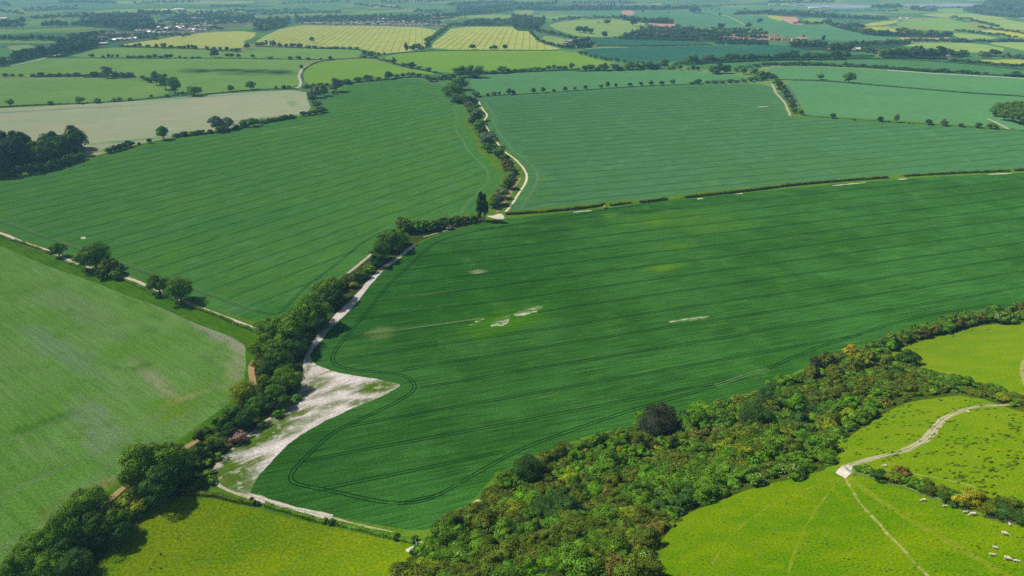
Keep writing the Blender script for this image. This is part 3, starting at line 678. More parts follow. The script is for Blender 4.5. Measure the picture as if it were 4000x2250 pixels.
TG('in the tall hedge left of the poplar', g1, '1012,562,34,olive 1030,570,32,olive 1050,570,30,mid 1068,569,28 1085,566,28,olive 1100,562,26 1118,560,26,dark 1136,557,24 1152,553,24,dark 1168,552,22,brown 1184,550,22 1198,548,20,olive', kind='bush', mode='c', ratio=.95)
for k, (x, y, w, h) in enumerate(((1209,556,17,78), (1220,555,16,70))):
    p, t, W, H = base(x, y, w, h); plant(p, t, W*1.25, H, 'poplar', 'dark', '', 'poplars at the chalk junction', ('taller of two dark poplars at the white chalk junction', 'shorter of two dark poplars at the white chalk junction')[k])
g2 = 'trees beside the pale track at left'
for (x, y, w, r, c, l) in ((145,628,38,.95,'oak','small round tree standing alone at left on the pale track'), (235,646,74,.85,'oak','largest tree on the pale track, left of the green field'), (397,714,56,.9,'oak','left one of two touching trees on the pale track'), (450,730,70,.9,'oak','right one of two touching trees on the pale track')):
    p, t, W, H = centre(x, y, w, r); plant(p, t, W*1.08, H, 'tree', c, '', g2, l)
TG('under the largest track tree', 'bushes beside the pale track at left', '268,672,44,olive 295,680,30,dark 290,692,26,mid 255,690,28,dark', kind='bush', mode='c', ratio=.9)
TG('below the big clump by the low pasture', 'yellow bushes by the low pasture', '318,1262,46,yellow 355,1272,44,yellow 335,1290,34,olive 300,1285,34,mid', kind='bush', mode='c', ratio=.9)
TG('in the brambles left of the weedy chalk', 'bushes on the edge of the chalk', '545,1148,24,mid 520,1165,26 490,1195,26,mid 500,1215,30 475,1232,30,olive 530,1205,26,mid 745,1000,22 735,1010,20,mid 560,1130,22,olive 655,1068,24,mid 700,1040,26,mid 520,1190,24', kind='bush', mode='c', ratio=.6)
for (x, y, w, l) in ((597,1100,50,'large pinkish heap of bare brushwood beside the chalk'), (533,1187,20,'small pinkish brushwood heap at the lower end of the chalk'), (475,1200,26,'pinkish brushwood heap in the shadow of the clump'), (1131,571,22,'pinkish bare bush below the tall hedge by the chalk strip'), (730,905,22,'pinkish bush in the shade beside the chalk track')):
    p, t, W, H = centre(x, y, w, .5); plant(p, t, W, H, 'bush', 'pink', '', 'pinkish brushwood heaps', l)
for (x, y, w, c, l) in ((632,1258,17,'purple','small dark bush beside the chalk path at the pasture corner'), (650,1266,14,'purple','smaller dark bush right of the chalk path corner'), (835,1312,22,'dark','dark bush in the low hedge below the crop corner'), (1000,1350,24,'dark','dark bush in the low hedge left of the grey gate'), (1044,1355,20,'dark','dark bush right beside the grey gate'), (819,1306,14,'mid','small bush at the end of the chalk path')):
    p, t, W, H = centre(x, y, w, .7); plant(p, t, W, H, 'bush', c, '', 'bushes in the low pasture hedge', l)

# --- middle hedge with the path
TG('in the hedge beside the white path', 'trees in the winding hedge by the white path', '1158,210,36 1140,232,50 1150,248,26 1166,249,26 1181,254,28,dark 1194,257,20 1181,266,22,grey 1185,278,22 1199,290,34,grey 1188,304,24,dark 1206,318,34,mid 1211,344,18 1229,352,40,grey 1226,372,26 1256,384,30,mid 1277,414,30,brown 1270,400,24,olive 1290,430,18,brown 1281,462,30,dark 1262,486,30,grey 1252,500,36,grey 1240,512,26,mid 1195,272,18 1215,330,22,dark 1286,444,20,grey', mode='c', ratio=.85)

ROW('in the winding hedge by the white path', 'bushes in the winding hedge by the white path', '1125,236 1150,250 1182,266 1190,290 1202,320 1222,352 1245,382 1268,410 1284,436 1280,464 1258,494 1240,518', 56, 20, 15, 'bush', ('oak', 'mid', 'dark', 'grey', 'olive'), scat=8)
# --- hedgerow trees of the middle distance (bases)
TG('on the edge of the pale stubble field', 'trees on the edge of the pale stubble', '110,1070,70,75 512,1055,60,40 810,1045,75,75 985,1040,65,50 1150,1025,50,35 1208,1020,55,40 1310,1015,50,30 1525,985,35,30 1682,980,40,35 1845,960,50,40 1955,970,150,100 2325,925,65,65 2530,905,90,80', mode='z0', col='mid')
TG('in the short row on the bright meadow', 'trees in the short meadow row', '1580,860,95,130,grey 1670,905,100,155 1765,940,125,150 1440,805,45,45 1490,830,60,50 1515,835,35,40,dark', mode='z0', col='mid')
TG('in the dark hedge above the bright meadow', 'trees in the dark meadow hedge', '1080,790,110,120,grey 1170,785,70,60,dark 1235,785,70,55,dark 1310,780,80,50,dark 215,775,45,30,dark 130,772,40,28,dark 60,775,60,35,dark 340,772,50,30,dark 420,770,70,42,dark 520,772,70,35,dark 600,772,70,35,dark 690,772,70,35,dark 780,770,70,38,dark 890,780,80,35,dark 960,778,80,55,dark 1020,780,60,50,dark', mode='z0')
TG('in the thin row across the meadows', 'small trees in the thin meadow row', '928,580,45,40,dark 1043,582,30,25,dark 1100,582,35,40 1140,580,22,30,dark 1188,585,30,38 1300,588,50,28,dark 1350,588,60,28,dark 1420,588,70,25,dark 1500,588,50,35 1560,588,50,42 1620,588,40,28,dark 1680,588,60,40 1725,586,35,40 1810,588,30,25,dark 1860,590,40,10,dark 1940,590,50,10,dark 2000,588,50,10,dark 2165,580,75,95 2290,575,45,35 2335,578,40,38 2400,580,45,35 2545,580,40,35', mode='z0', col='far')
TG('under the long yellow field', 'trees along the lower edge of the yellow field', '1230,472,50,20 1290,474,50,20 1340,474,40,20 1370,475,35,35 1410,475,35,40 1490,480,45,30 1575,482,35,40 1655,485,65,50 1725,488,50,35 1800,490,50,30 1850,490,50,30 1900,492,35,40 1940,493,28,45 1970,497,40,42 2085,505,40,38 2145,510,60,32 2222,513,35,40 2285,515,40,42 2335,517,30,28 2390,522,75,38 2490,495,60,55', mode='z0', col='far')
TG('beside the stubble corner', 'trees at the corner of the pale stubble', '810,930,140,140,grey 610,990,110,120,grey 690,970,90,110 570,1030,90,80,dark 620,1092,90,75 790,950,60,40,mid 545,980,60,60,grey 690,1130,60,40', mode='z1')
TG('in the hedge above the green field', 'trees in the hedge above the green field', '500,890,70,40 570,890,70,50 650,870,60,35,dark 715,865,40,30,dark 920,850,110,50,dark 1030,830,80,50,dark 1130,815,110,55,dark 1230,800,70,25 1335,800,95,75,dark 1420,790,60,45 1480,780,50,40,dark 1560,775,90,45,brown 1640,780,60,40,dark 1720,790,60,35 1770,825,100,50,dark 1850,805,80,40 1900,800,70,50,dark 1950,805,60,40 1985,800,50,50,dark 2060,780,130,105 2150,780,120,112 2240,785,110,112 2200,790,80,60,dark 2310,745,80,35 2390,745,80,35,dark 2480,740,100,70 2550,738,60,45,dark', mode='z1')
TG('in the copse between two meadows', 'trees around the meadow corner copse', '1160,580,90,60 1090,560,50,60 1205,590,40,35,grey 1080,585,70,20 1385,645,60,65,grey 1330,625,60,25 1280,612,50,18 1480,670,70,35 1565,690,90,60,dark 1640,695,70,30 1735,720,70,40 1800,735,50,20', mode='z1')
TG('across the green meadow by the lane', 'small trees beside the lane', '345,600,50,30,dark 430,600,50,40 525,603,35,25,dark 652,605,30,22,dark 750,600,42,32,dark 457,690,35,38,dark 150,595,70,18 278,895,45,38,dark 335,890,45,30 205,890,30,25,dark', mode='z1')
TG('standing in the yellow field', 'lone field trees', '565,425,50,50', mode='z1')
for x, w, h, l in ((110, 22, 65, 'taller of two thin poplars below the long yellow field'), (150, 15, 62, 'thinner of two poplars below the long yellow field')):
    p, t, W, H = base(644+x/4, 463/4, w/4, h/4); plant(p, t, W*1.2, H, 'poplar', 'dark', '', 'poplars by the yellow fields', l)
for x, y, w, h, l in ((1513,521,36,95,'tall dark poplar at the left end of the white farmstead'), (1585,516,30,62,'smaller dark poplar inside the white farmstead')):
    p, t, W, H = base(644+x/4, y/4, w/4, h/4); plant(p, t, W*1.2, H, 'poplar', 'dark', '', 'poplars by the yellow fields', l)
TG('around the white farmstead', 'farmstead trees', '1560,505,60,40 1615,500,80,60 1665,510,70,45,grey 1730,500,65,90 1640,470,50,30', mode='z1')
TG('below the second yellow field', 'trees below the yellow fields', '20,465,50,35 50,465,80,45 185,472,50,60 245,475,45,45 305,478,40,40 370,480,70,45 440,485,70,45 530,488,50,30 590,490,60,30 660,492,60,18 740,494,60,18 805,495,70,28 880,494,60,18 950,498,45,28 1010,495,60,18 1235,555,30,30,dark 1290,545,22,20,dark 2180,500,60,52 2365,497,34,32,dark 2405,502,58,42 2505,502,48,52', mode='z1', col='far')
TG('in the line between the yellow fields', 'trees in the line between yellow fields', '1725,440,60,60 1745,425,60,50 1765,410,60,50 1785,398,60,45 1805,385,60,45 1825,375,60,45 1845,358,60,45 1860,342,60,45 1880,328,60,45 1900,312,60,45 1918,298,55,40 1938,285,50,40 1955,272,50,35', mode='z1')
R = 'in the evenly spaced field row'
TG(R, 'round trees in the field row', '217,940,45,50,dark 312,935,45,55,dark 422,928,38,30,dark 532,920,45,48 633,910,32,38,dark 740,905,45,45,dark 895,890,35,45,mid 960,885,42,62,mid 1045,880,30,40,dark 1185,870,60,35,dark 1295,862,40,38,dark 1398,858,50,45,dark 1505,855,55,38,dark 1613,852,45,55', mode='z2')
TG('at the right end of the field row', 'bushes ending the field row', '1810,848,70,25,dark 1870,846,80,50,dark 1970,840,60,25,dark 2040,840,80,30,dark 2110,838,70,35 2190,835,70,40 2260,832,60,28,dark 2330,830,60,40 2400,825,70,55,dark 2460,815,80,55 2520,808,80,50,dark', kind='bush', mode='z2')
TG('at the left start of the field row', 'bushes starting the field row', '2215,978,80,60 2330,968,40,30,mid 2400,960,60,35,mid 2450,955,25,35,mid 2500,958,30,16 2545,955,55,65,dark 2590,955,40,50,dark', kind='bush', mode='z1')
TG('in the thick hedge below the bright meadow', 'trees in the thick middle hedge', '20,730,60,35,dark 70,728,60,30 120,725,80,35,dark 185,720,70,35 250,715,80,40 310,712,60,30,dark 370,708,60,45 420,705,40,55,mid 470,703,60,35,dark 520,700,80,40 600,700,50,70 660,720,60,35 730,718,50,60 790,715,100,60,dark 860,715,60,45,dark 925,715,90,75 1030,712,90,65,dark 1090,712,60,40,dark 1160,708,60,60 1215,705,130,85 1290,700,70,45,dark 1350,700,110,85 1400,700,70,50,dark 1450,695,110,60 1530,695,80,95 1600,700,80,35,mid 1630,695,40,30 1640,660,70,25 1685,705,50,60,mid 1770,710,35,30,mid 1818,715,40,50,dark 1865,715,50,48,dark', mode='z2')
TG('in the round copse on the field edge', 'trees of the round copse', '2020,742,90,75 2080,740,110,95 2140,740,100,88 2050,748,80,60,dark 2160,742,60,60', mode='z2', col='dark')
TG('right of the round copse', 'trees right of the round copse', '2250,725,60,45,mid 2330,750,70,70 2430,760,70,75 2500,790,80,80 2560,790,80,70,dark 2300,690,70,30 2380,680,70,25 2460,675,80,28,dark 2540,670,70,40,dark', mode='z2')
TG('in the belt before the dark teal field', 'trees in the long belt', '1740,655,90,60 1700,655,50,40,dark 1810,650,90,95 1880,645,80,50 1930,640,60,40,dark 1975,635,100,90,grey 2040,635,80,55,dark 2120,630,90,60 2200,625,110,85,dark 2290,620,120,80 2340,618,90,75,grey 2390,615,100,70,dark 2460,612,80,60,dark 2545,610,80,70', mode='z2')
TG('in the belt behind the right fields', 'trees in the right belt', '30,605,90,45,dark 90,603,100,60 150,605,120,80,dark 250,605,120,92,dark 350,605,110,70 430,603,110,75 520,600,120,70,dark 600,602,110,75 680,600,120,85,dark 740,592,110,75 790,588,70,60,dark', mode='z3')
TG('on the dark teal field edge', 'trees on the diagonal field edge', '690,550,50,35,dark 740,555,45,35,dark 790,575,40,25 840,590,45,40 900,600,40,32,dark 945,610,50,35,dark 990,615,45,35,dark 1058,622,50,38,dark 1130,640,40,42', mode='z2')
TG('scattered in the far hill field', 'scattered far field trees', '955,248,70,50 1215,262,90,75,dark 680,325,80,60,dark 740,335,80,65,dark 785,340,70,55,dark 930,380,60,65 870,232,25,14 2490,235,50,50,dark 2375,280,60,50,dark 2095,300,80,65,dark 1665,285,60,40,dark 1540,235,110,60,dark 2090,160,35,30 1825,130,90,60,dark 1320,122,40,18 1435,132,14,12 1570,135,28,14 2340,105,30,22 2080,102,20,16 2005,102,20,16', mode='z2')
TG('alone in the upper right field', 'lone trees in the upper right field', '520,802,70,62,mid 808,836,100,98,mid', mode='z3')
TG('in the hedge with the pale strip', 'trees in the hedge beside a pale strip', '30,805,60,60,dark 75,805,50,50 85,860,80,80 110,890,80,70,dark 140,935,90,80,dark 165,965,80,70 195,1000,75,60,dark 215,1030,70,50,olive 230,1060,80,60,brown 245,1100,70,60,dark 262,1140,50,40,dark 330,1155,55,45,dark', mode='z3')
TG('along the lower edge of the right field', 'round trees along the right field edge', '650,1195,55,55,dark 868,1212,35,18,mid 1125,1228,58,52,dark 1205,1232,40,22,mid 1285,1235,50,80,mid 1410,1245,30,14,mid 1612,1258,62,55,dark 1768,1270,68,65,olive 1937,1280,45,45,dark 2112,1290,65,55,dark 2240,1298,80,60 2300,1295,35,30 2462,1308,25,18', mode='z3')
TG('in the wood on the right edge', 'trees of the wood at the right edge', '2290,1175,120,95 2340,1150,130,110,mid 2370,1215,130,120 2450,1235,130,150 2420,1160,130,130,mid 2530,1255,130,160 2500,1150,140,130,mid 2576,1275,120,170 2600,1180,140,140 2680,1270,150,160 2740,1200,150,150', mode='z3', col='oak')
TG('in the hedge under the white strip', 'bushes in the hedge above the white strip', '10,655,70,30 70,657,80,32 140,660,80,30 210,660,80,35 290,660,100,42 360,660,90,35 430,660,80,35 500,662,90,30 570,664,80,22 640,668,80,22 720,672,60,25 800,674,85,45 880,676,70,25 950,678,90,32 1020,682,40,18 1070,685,80,30 1130,690,80,35 1180,694,70,40 1240,700,80,30 1300,704,80,28 1370,708,90,25 1440,714,80,22 1490,716,50,40,mid 1560,722,90,28 1630,725,90,35 1700,728,80,35 1760,730,80,45 1830,732,60,22 1890,735,35,25 1950,738,80,38 2000,742,80,40 2100,748,60,30 2190,752,50,32 2390,768,50,30 2440,772,60,28 2495,775,80,55 2550,778,70,30', kind='bush', mode='z3', col='dark')
# --- wood at the left edge
for k in range(46):
    u, v = RND.random(), RND.random()
    x = -60+u*262; y0 = 455-.22*max(0, x) if x < 100 else 433-(x-100)*.36
    x2 = x; y = y0-3-v*(20+.15*max(0, 200-x))
    p, t, W, H = base(x2, y, RND.uniform(38, 56), RND.uniform(56, 72)*(1.1 if x < 75 else .85))
    plant(p, t, W, H, 'tree', 'spruce' if x < 70 else RND.choice(('oak', 'oak', 'dark', 'dark')), 'in the dark wood at the left edge', 'trees of the wood at the left edge')
TG('under the front edge of the left wood', 'bushes under the left wood', '8,450,26,30 30,447,24,26 52,444,26,28 76,440,24,26 98,437,26,28 118,432,24,24 138,427,26,26,mid 158,420,24,24 176,414,24,24,mid 194,408,24,24 208,403,20,20,mid -20,452,26,28', kind='bush', col='dark')
TG('on the near stubble edge', 'bushes along the near stubble edge', '1650,1410,115,130,mid 1508,1445,50,50,dark 1780,1385,80,40,dark 1860,1375,90,50,dark 1950,1365,70,45,dark 2020,1355,80,50,dark 2120,1345,60,40,dark 2190,1320,130,140,grey 2300,1310,130,120,grey 2240,1335,120,70,dark 2400,1300,80,45,dark 2460,1285,90,75 2550,1275,110,85 2640,1245,90,45 2700,1235,70,40,dark 2760,1225,80,40,dark 2820,1215,70,45 2870,1205,70,50,dark 2930,1195,80,45,dark', mode='z0', col='mid')
TG('along the stubble, below its right corner', 'bushes along the near stubble edge', '480,1170,60,50,dark 540,1165,70,50,dark 600,1155,70,55,dark 660,1140,80,60,dark', kind='bush', mode='z1')
TG('in the short thick hedge by the left wood', 'bushes of the short hedge by the wood', '275,386,20,14,dark 290,382,20,16,dark 303,379,20,16,dark 318,374,22,18,dark 328,370,18,16,dark 351,365,9,7,dark', kind='bush')

# --- the hedge below the gate on the hill
TG('in the hedge below the hill gate', 'bushes in the hill hedge', '2160,1180,22,mid 2180,1180,26,mid 2213,1198,42,dark 2196,1190,24,olive 2240,1202,34,olive 2270,1186,36,rust 2262,1204,34,yellow 2295,1214,38,mid 2318,1226,36,mid 2335,1214,26,olive 2345,1236,36,olive 2375,1236,36,olive 2382,1254,34,dark 2405,1246,34,mid 2442,1258,62,gold 2478,1262,36,olive 2495,1284,48,olive 2530,1290,50,dark 2515,1268,40,olive 2550,1270,44,olive 2568,1300,50,dark 2610,1290,60,olive 2400,1268,24,dark', kind='bush', mode='c', ratio=.72)
TG('alone on the bright hill pasture', 'lone bush on the hill', '2287,901,46,dark', kind='bush', mode='c', ratio=.9)

# --- scrub belt on the hillside
SCRUB = [tuple(map(float, q.split(','))) for q in '985,1600 1010,1449 1048,1392 1105,1342 1205,1268 1360,1158 1500,1100 1700,1050 1900,994 2060,920 2150,885 2240,858 2400,808 2576,786 2720,775 2720,792 2576,806 2480,812 2400,832 2300,858 2240,886 2230,905 2310,938 2400,968 2480,985 2576,1014 2660,1040 2660,1056 2576,1034 2440,986 2330,998 2270,1010 2200,1048 2130,1098 2080,1126 2090,1170 2000,1196 1900,1216 1800,1256 1720,1286 1675,1332 1630,1390 1640,1449 1610,1600'.split()]
special = [(1655,1062,98,'purple',.8,'very dark broad tree standing out on the field edge of the scrub'), (1940,990,68,'dark',.85,'dark round tree on the field edge of the scrub'), (1987,1003,72,'oak',.8,'broad tree at the scrub right of the dark round tree'), (1900,1050,84,'dark',.8,'large dark tree in the middle of the scrub'), (1325,1185,88,'dark',.8,'large dark tree at the lower field edge of the scrub'), (1378,1272,72,'dark',.8,'dark tree inside the lower scrub'), (2050,914,36,'purple',.8,'small very dark bush on the upper field edge of the scrub'),
           (1645,1197,62,'bright',.75,'brightest green bush in the middle of the scrub'), (2178,906,46,'yellow',.75,'brightest yellow bush in the upper scrub'), (2142,886,44,'gold',.75,'golden bush beside the brightest yellow bush'), (1560,1180,40,'mid',.75,'fresh green bush in the middle of the lower scrub'), (1640,1330,60,'rust',.6,'rusty bush near the pasture edge of the lower scrub')]
taken = []
for (x, y, w, c, r, l) in special:
    p, t, W, H = centre(x, y, w, r); taken.append((p, W*.38)); plant(p, t, W*1.05, H, 'tree' if W > 9 and c in ('purple', 'dark', 'oak') else 'bush', c, '', 'scrub on the hillside', l)
elder = [(1164,1404,46,'white flowered elder bush at the lower left of the scrub'), (1630,1410,50,'white flowered elder at the pasture edge of the lower scrub'), (1905,1208,46,'white flowered bush at the pasture edge, middle of the scrub'), (2000,1190,50,'white flowered bush at the pasture edge, left of the hill gate'), (2530,798,44,'white flowered bush at the far right end of the scrub'), (2460,796,36,'white flowered bush left of the far right end of scrub'), (2135,1010,26,'white flowered bush in the upper scrub'), (1965,1180,36,'white flowered bush second left of the hill gate')]
for (x, y, w, l) in elder:
    p, t, W, H = centre(x, y, w, .75); taken.append((p, W*.4)); plant(p, t, W*1.1, H, 'bush', 'mid', '', 'white flowered bushes in the scrub', l, white=True)
def edge_d(x, y): # distance in overview pixels from the outline of the scrub
    m = 1e9
    for a, b in zip(SCRUB, SCRUB[1:]):
        dx, dy = b[0]-a[0], b[1]-a[1]; u = max(0, min(1, ((x-a[0])*dx+(y-a[1])*dy)/(dx*dx+dy*dy+1e-9)))
        m = min(m, math.hypot(x-a[0]-u*dx, y-a[1]-u*dy))
    return m
tries = 0
while tries < 9000:
    tries += 1
    x, y = RND.uniform(980, 2720), RND.uniform(780, 1600)
    if not in_poly(x, y, SCRUB): continue
    e = edge_d(x, y)
    p, t = hit(x, y); s = RND.choice((1.9, 2.6, 3.2, 4.0, 5.2))
    if e < 6 and s > 3.5: continue
    thin = x > 2240 and y > 915
    if thin: s *= .75
    if any((p-q).length < (s+r)*.56 for q, r in taken): continue
    taken.append((p, s))
    cn = noise.noise(Vector((p.x/26, p.y/26, 5))) + RND.uniform(-.5, .5)
    c = 'rust' if cn < -1.05 else 'brown' if cn < -.75 else 'olive' if cn < -.16 else 'yellow' if cn < -.08 else 'mid' if cn < .28 else 'bright' if cn < .42 else 'oak' if cn < .58 else 'dark'
    if x > 2250 and y < 870: c = RND.choice(('olive', 'brown', 'mid', 'mid', 'oak'))
    side = 'field edge' if edge_d(x, y) < 26 and in_poly(x, y+40, SCRUB) and not in_poly(x, y-40, SCRUB) else 'pasture edge' if e < 26 and not in_poly(x, y+40, SCRUB) else 'middle'
    zone = 'lower' if x < 1450 else 'central' if x < 1900 else 'upper'
    plant(p, t, 2*s*RND.uniform(1.0, 1.25), s*RND.uniform(1.0, 2.0), 'bush', c, f'in the {zone} scrub, {side}', 'scrub on the hillside')

ROW('in the upper hedge of the scrub', 'scrub on the hillside', '2225,874 2330,842 2420,816 2500,800 2620,790', 24, 34, 30, 'bush', ('brown', 'olive', 'mid', 'oak', 'oak'))
ROW('in the upper hedge of the scrub', 'scrub on the hillside', '2300,856 2400,826 2500,806 2620,796', 18, 30, 24, 'bush', ('mid', 'olive', 'brown', 'mid'))
ROW('in the right tail of the scrub', 'scrub on the hillside', '2260,928 2330,950 2420,972 2500,992 2620,1036', 26, 32, 20, 'bush', ('mid', 'olive', 'brown', 'oak'), scat=10)
ROW('in the right tail of the scrub', 'scrub on the hillside', '2250,960 2330,975 2420,985 2500,1004', 16, 30, 18, 'bush', ('mid', 'olive', 'brown', 'oak'), scat=10)
# --- far woods, village trees and distant hedges
W = 'in the far woods'; G = 'far woodland trees'
for s, n, w, h in (('0,168 30,158 60,150 100,140',16,17,20),('100,145 145,142',6,22,33),('155,135 245,118',14,19,23),('165,130 245,112',12,18,20),('60,140 95,128',4,16,14),('-60,101 0,101 145,102',26,10,12),('145,110 240,100',14,16,14),('180,95 260,88',12,12,10),
    ('-50,74 0,73 60,70',14,13,18),('-50,66 0,64 60,60',12,12,14),('110,68 170,66',12,13,15),('185,66 235,64',10,13,13),('205,50 370,48',24,12,15),('230,58 380,60',24,12,15),('260,68 385,72',24,12,15),('200,62 260,60',8,13,14),('0,32 60,36',8,10,8),('80,48 200,44',16,10,9),('60,26 200,18',14,7,6),('345,38 430,40',16,9,14),
    ('440,45 620,50',30,9,10),('480,42 644,48',28,9,9),('440,40 640,38',22,8,7),('530,18 620,18',18,7,7),('275,95 390,98',20,10,8),('0,12 25,16',6,9,9),('150,6 290,8',26,7,6),('340,10 500,6',20,7,6),('645,70 725,65',13,14,16),('645,80 715,70',12,13,14),('650,58 730,52',14,12,12),
    ('745,54 1110,58',46,9,8),('745,48 1060,50',46,9,9),('820,45 1150,42',46,9,8),('660,38 860,32',30,8,7),('640,30 780,26',16,7,6),('1140,65 1288,63',24,11,10),('1180,58 1288,56',20,11,10),('1110,42 1288,28',34,8,8),('1150,28 1288,15',34,9,8),('1130,15 1288,8',28,9,8),('890,14 1010,22',22,7,6),('960,8 1120,4',24,7,6),('700,12 880,6',24,6,6),('1040,30 1110,32',14,8,7),
    ('1288,65 1350,75',14,13,14),('1288,55 1365,62',16,13,14),('1288,48 1370,55',16,12,13),('1335,85 1355,105 1385,115 1420,122',20,9,8),('1350,80 1410,90 1450,102',20,10,9),('1425,122 1490,118',12,14,13),('1445,112 1480,105',10,13,12),('1388,54 1460,48',16,8,7),
    ('1560,50 1690,58',24,11,10),('1420,45 1520,47',18,7,5),('1490,45 1570,48',12,8,7),('1590,55 1700,60',10,12,10),('1290,25 1600,25',54,9,9),('1440,20 1740,22',50,9,8),('1290,15 1400,12',22,9,9),('1850,38 1932,36',14,12,10),('1735,30 1760,30',5,12,11),('1650,22 1850,15',28,7,5),('1480,116 1660,117 1790,113',40,6,3),
    ('1932,35 2100,42',34,10,10),('2010,40 2230,50',34,9,9),('2000,60 2070,62',12,9,8),('2070,55 2110,68 2170,82',24,11,10),('2130,70 2170,72',9,14,11),('2170,88 2240,90',13,15,14),('2245,90 2390,92',24,13,12),('2260,82 2300,85',6,12,12),('2190,20 2270,20',16,10,9),('2290,25 2350,30',16,10,9),('2430,30 2576,45',26,13,11),('2450,20 2576,30',26,13,11),('2480,12 2576,18',22,13,11),('2500,5 2620,8',18,12,10),
    ('2390,45 2440,50',9,8,6),('2440,52 2510,70',16,9,7),('2460,70 2576,85',20,8,6),('2400,78 2560,95',22,8,6),('2430,105 2576,105',24,10,7),('2280,105 2430,106',22,12,9),('1940,30 2260,28',40,7,4),('2270,18 2500,20',26,7,4),('1932,8 2100,6',30,8,6),
    ('1990,118 2075,118',14,14,15),('2090,130 2140,130',9,14,20),('2140,112 2290,110',26,12,10),('2170,130 2215,138',8,14,14),('2220,145 2300,145',9,20,25),('2280,146 2370,148',10,21,26),('2370,150 2400,155',5,16,14),('2380,140 2430,142',6,18,18),('2400,155 2576,170',26,10,8),('2470,145 2510,140',5,18,15),('2520,145 2600,150',9,14,11)):
    ROW(W, G, s, n, w, h, 'tree', ('far', 'far', 'dark', 'oak', 'grey'))
for s, n, w, h, c in (('1570,92 1760,100',44,6,12,'grey'),('1590,85 1780,92',44,6,12,'grey'),('1610,78 1800,85',40,6,11,'grey'),('1630,72 1760,78',30,6,9,'grey'),('1545,97 1760,103',30,9,6,'dark'),('1770,100 1930,112',26,8,10,'far'),('1760,93 1930,98',26,8,10,'far'),('1780,84 1930,88',30,8,9,'olive'),('1790,76 1920,80',24,7,8,'olive'),('1800,112 1930,113',26,8,8,'dark')):
    ROW('in the grey plantation', 'plantation trees', s, n, w, h, 'tree', c)
for s, n in (('150,44 420,34',40),('200,40 640,32',60),('400,56 640,50',40),('430,60 640,56',30),('300,78 420,70',26),('260,96 380,88',26),('240,85 400,100',34),('380,78 560,72',38),('400,68 620,58',36),('250,104 300,106',8),('480,90 380,92',14)):
    ROW('among the village houses', 'village trees', s, n, 9, 7, 'tree', ('far', 'dark', 'oak'), scat=8)
for s, n in (('760,60 1140,63',44),('880,53 1060,55',30),('1810,98 2000,100',18),('1440,9 1600,9',30)):
    ROW('among the houses', 'village trees', s, n, 6, 5, 'tree', ('far', 'dark'), scat=4)
for x, y, w, h in ((744,42,5,13),(2020,102,5,17),(2070,104,8,17),(455,36,3,9),(462,36,3,9),(520,34,3,9),(1170,45,3,7)):
    p, t, Wd, H = base(x, y, w, h); plant(p, t, Wd, H, 'poplar', 'dark', 'by the far villages', 'far poplars')

# ------------------------------------------------------------------ plant them
def merged(name, L, cat):
    Qs, Cs = [], []
    for d in L:
        s = RND.randrange(len(LOD[d['kind'], 2])); l = 2 if d['px'] < 14 else 1
        Q, Cc, _ = LOD[d['kind'], l][s]
        if d['px'] < 5: # a few pixels wide: fewer and larger leaf clumps are enough
            n0 = len(Q)-40; k = np.concatenate([np.arange(0, n0, 3), np.arange(n0, len(Q))]); Q = Q[k]; Cc = Cc[k]
            m = Q.mean(1, keepdims=True); Q = m+(Q-m)*1.6
        a = RND.uniform(0, 6.28); c, s_ = math.cos(a), math.sin(a)
        q = Q*np.array([d['w'], d['w'], d['h']]); q = np.stack([q[..., 0]*c-q[..., 1]*s_, q[..., 0]*s_+q[..., 1]*c, q[..., 2]], -1)+np.array(d['p'])
        Qs.append(q); Cs.append(Cc*np.array(jcol(d['col'])))
    o = obj(name, quad_mesh(name, np.concatenate(Qs), np.concatenate(Cs))); o.color = (1, 1, 1, 1)
    return tag(o, kind='stuff')
def blossom_mesh(seed):
    rng = np.random.default_rng(seed); d = sphere_dirs(70, rng, .0); keep = np.sin(d[:, 0]*5+seed)+np.cos(d[:, 1]*6) > -.4; d = d[keep]
    p = d*np.array([.5, .5, .52])*.98; p[:, 2] += .46
    return quad_mesh('blossom', quads(p, d+np.array([0, 0, .6]), .06, rng, 1.0), np.ones((len(p), 3)))
BLOS = [blossom_mesh(k) for k in range(3)]
NAME = {'tree': 'tree', 'bush': 'bush', 'poplar': 'poplar_tree'}
labels = {}
def uniq(l):
    labels[l] = labels.get(l, 0)+1; return l
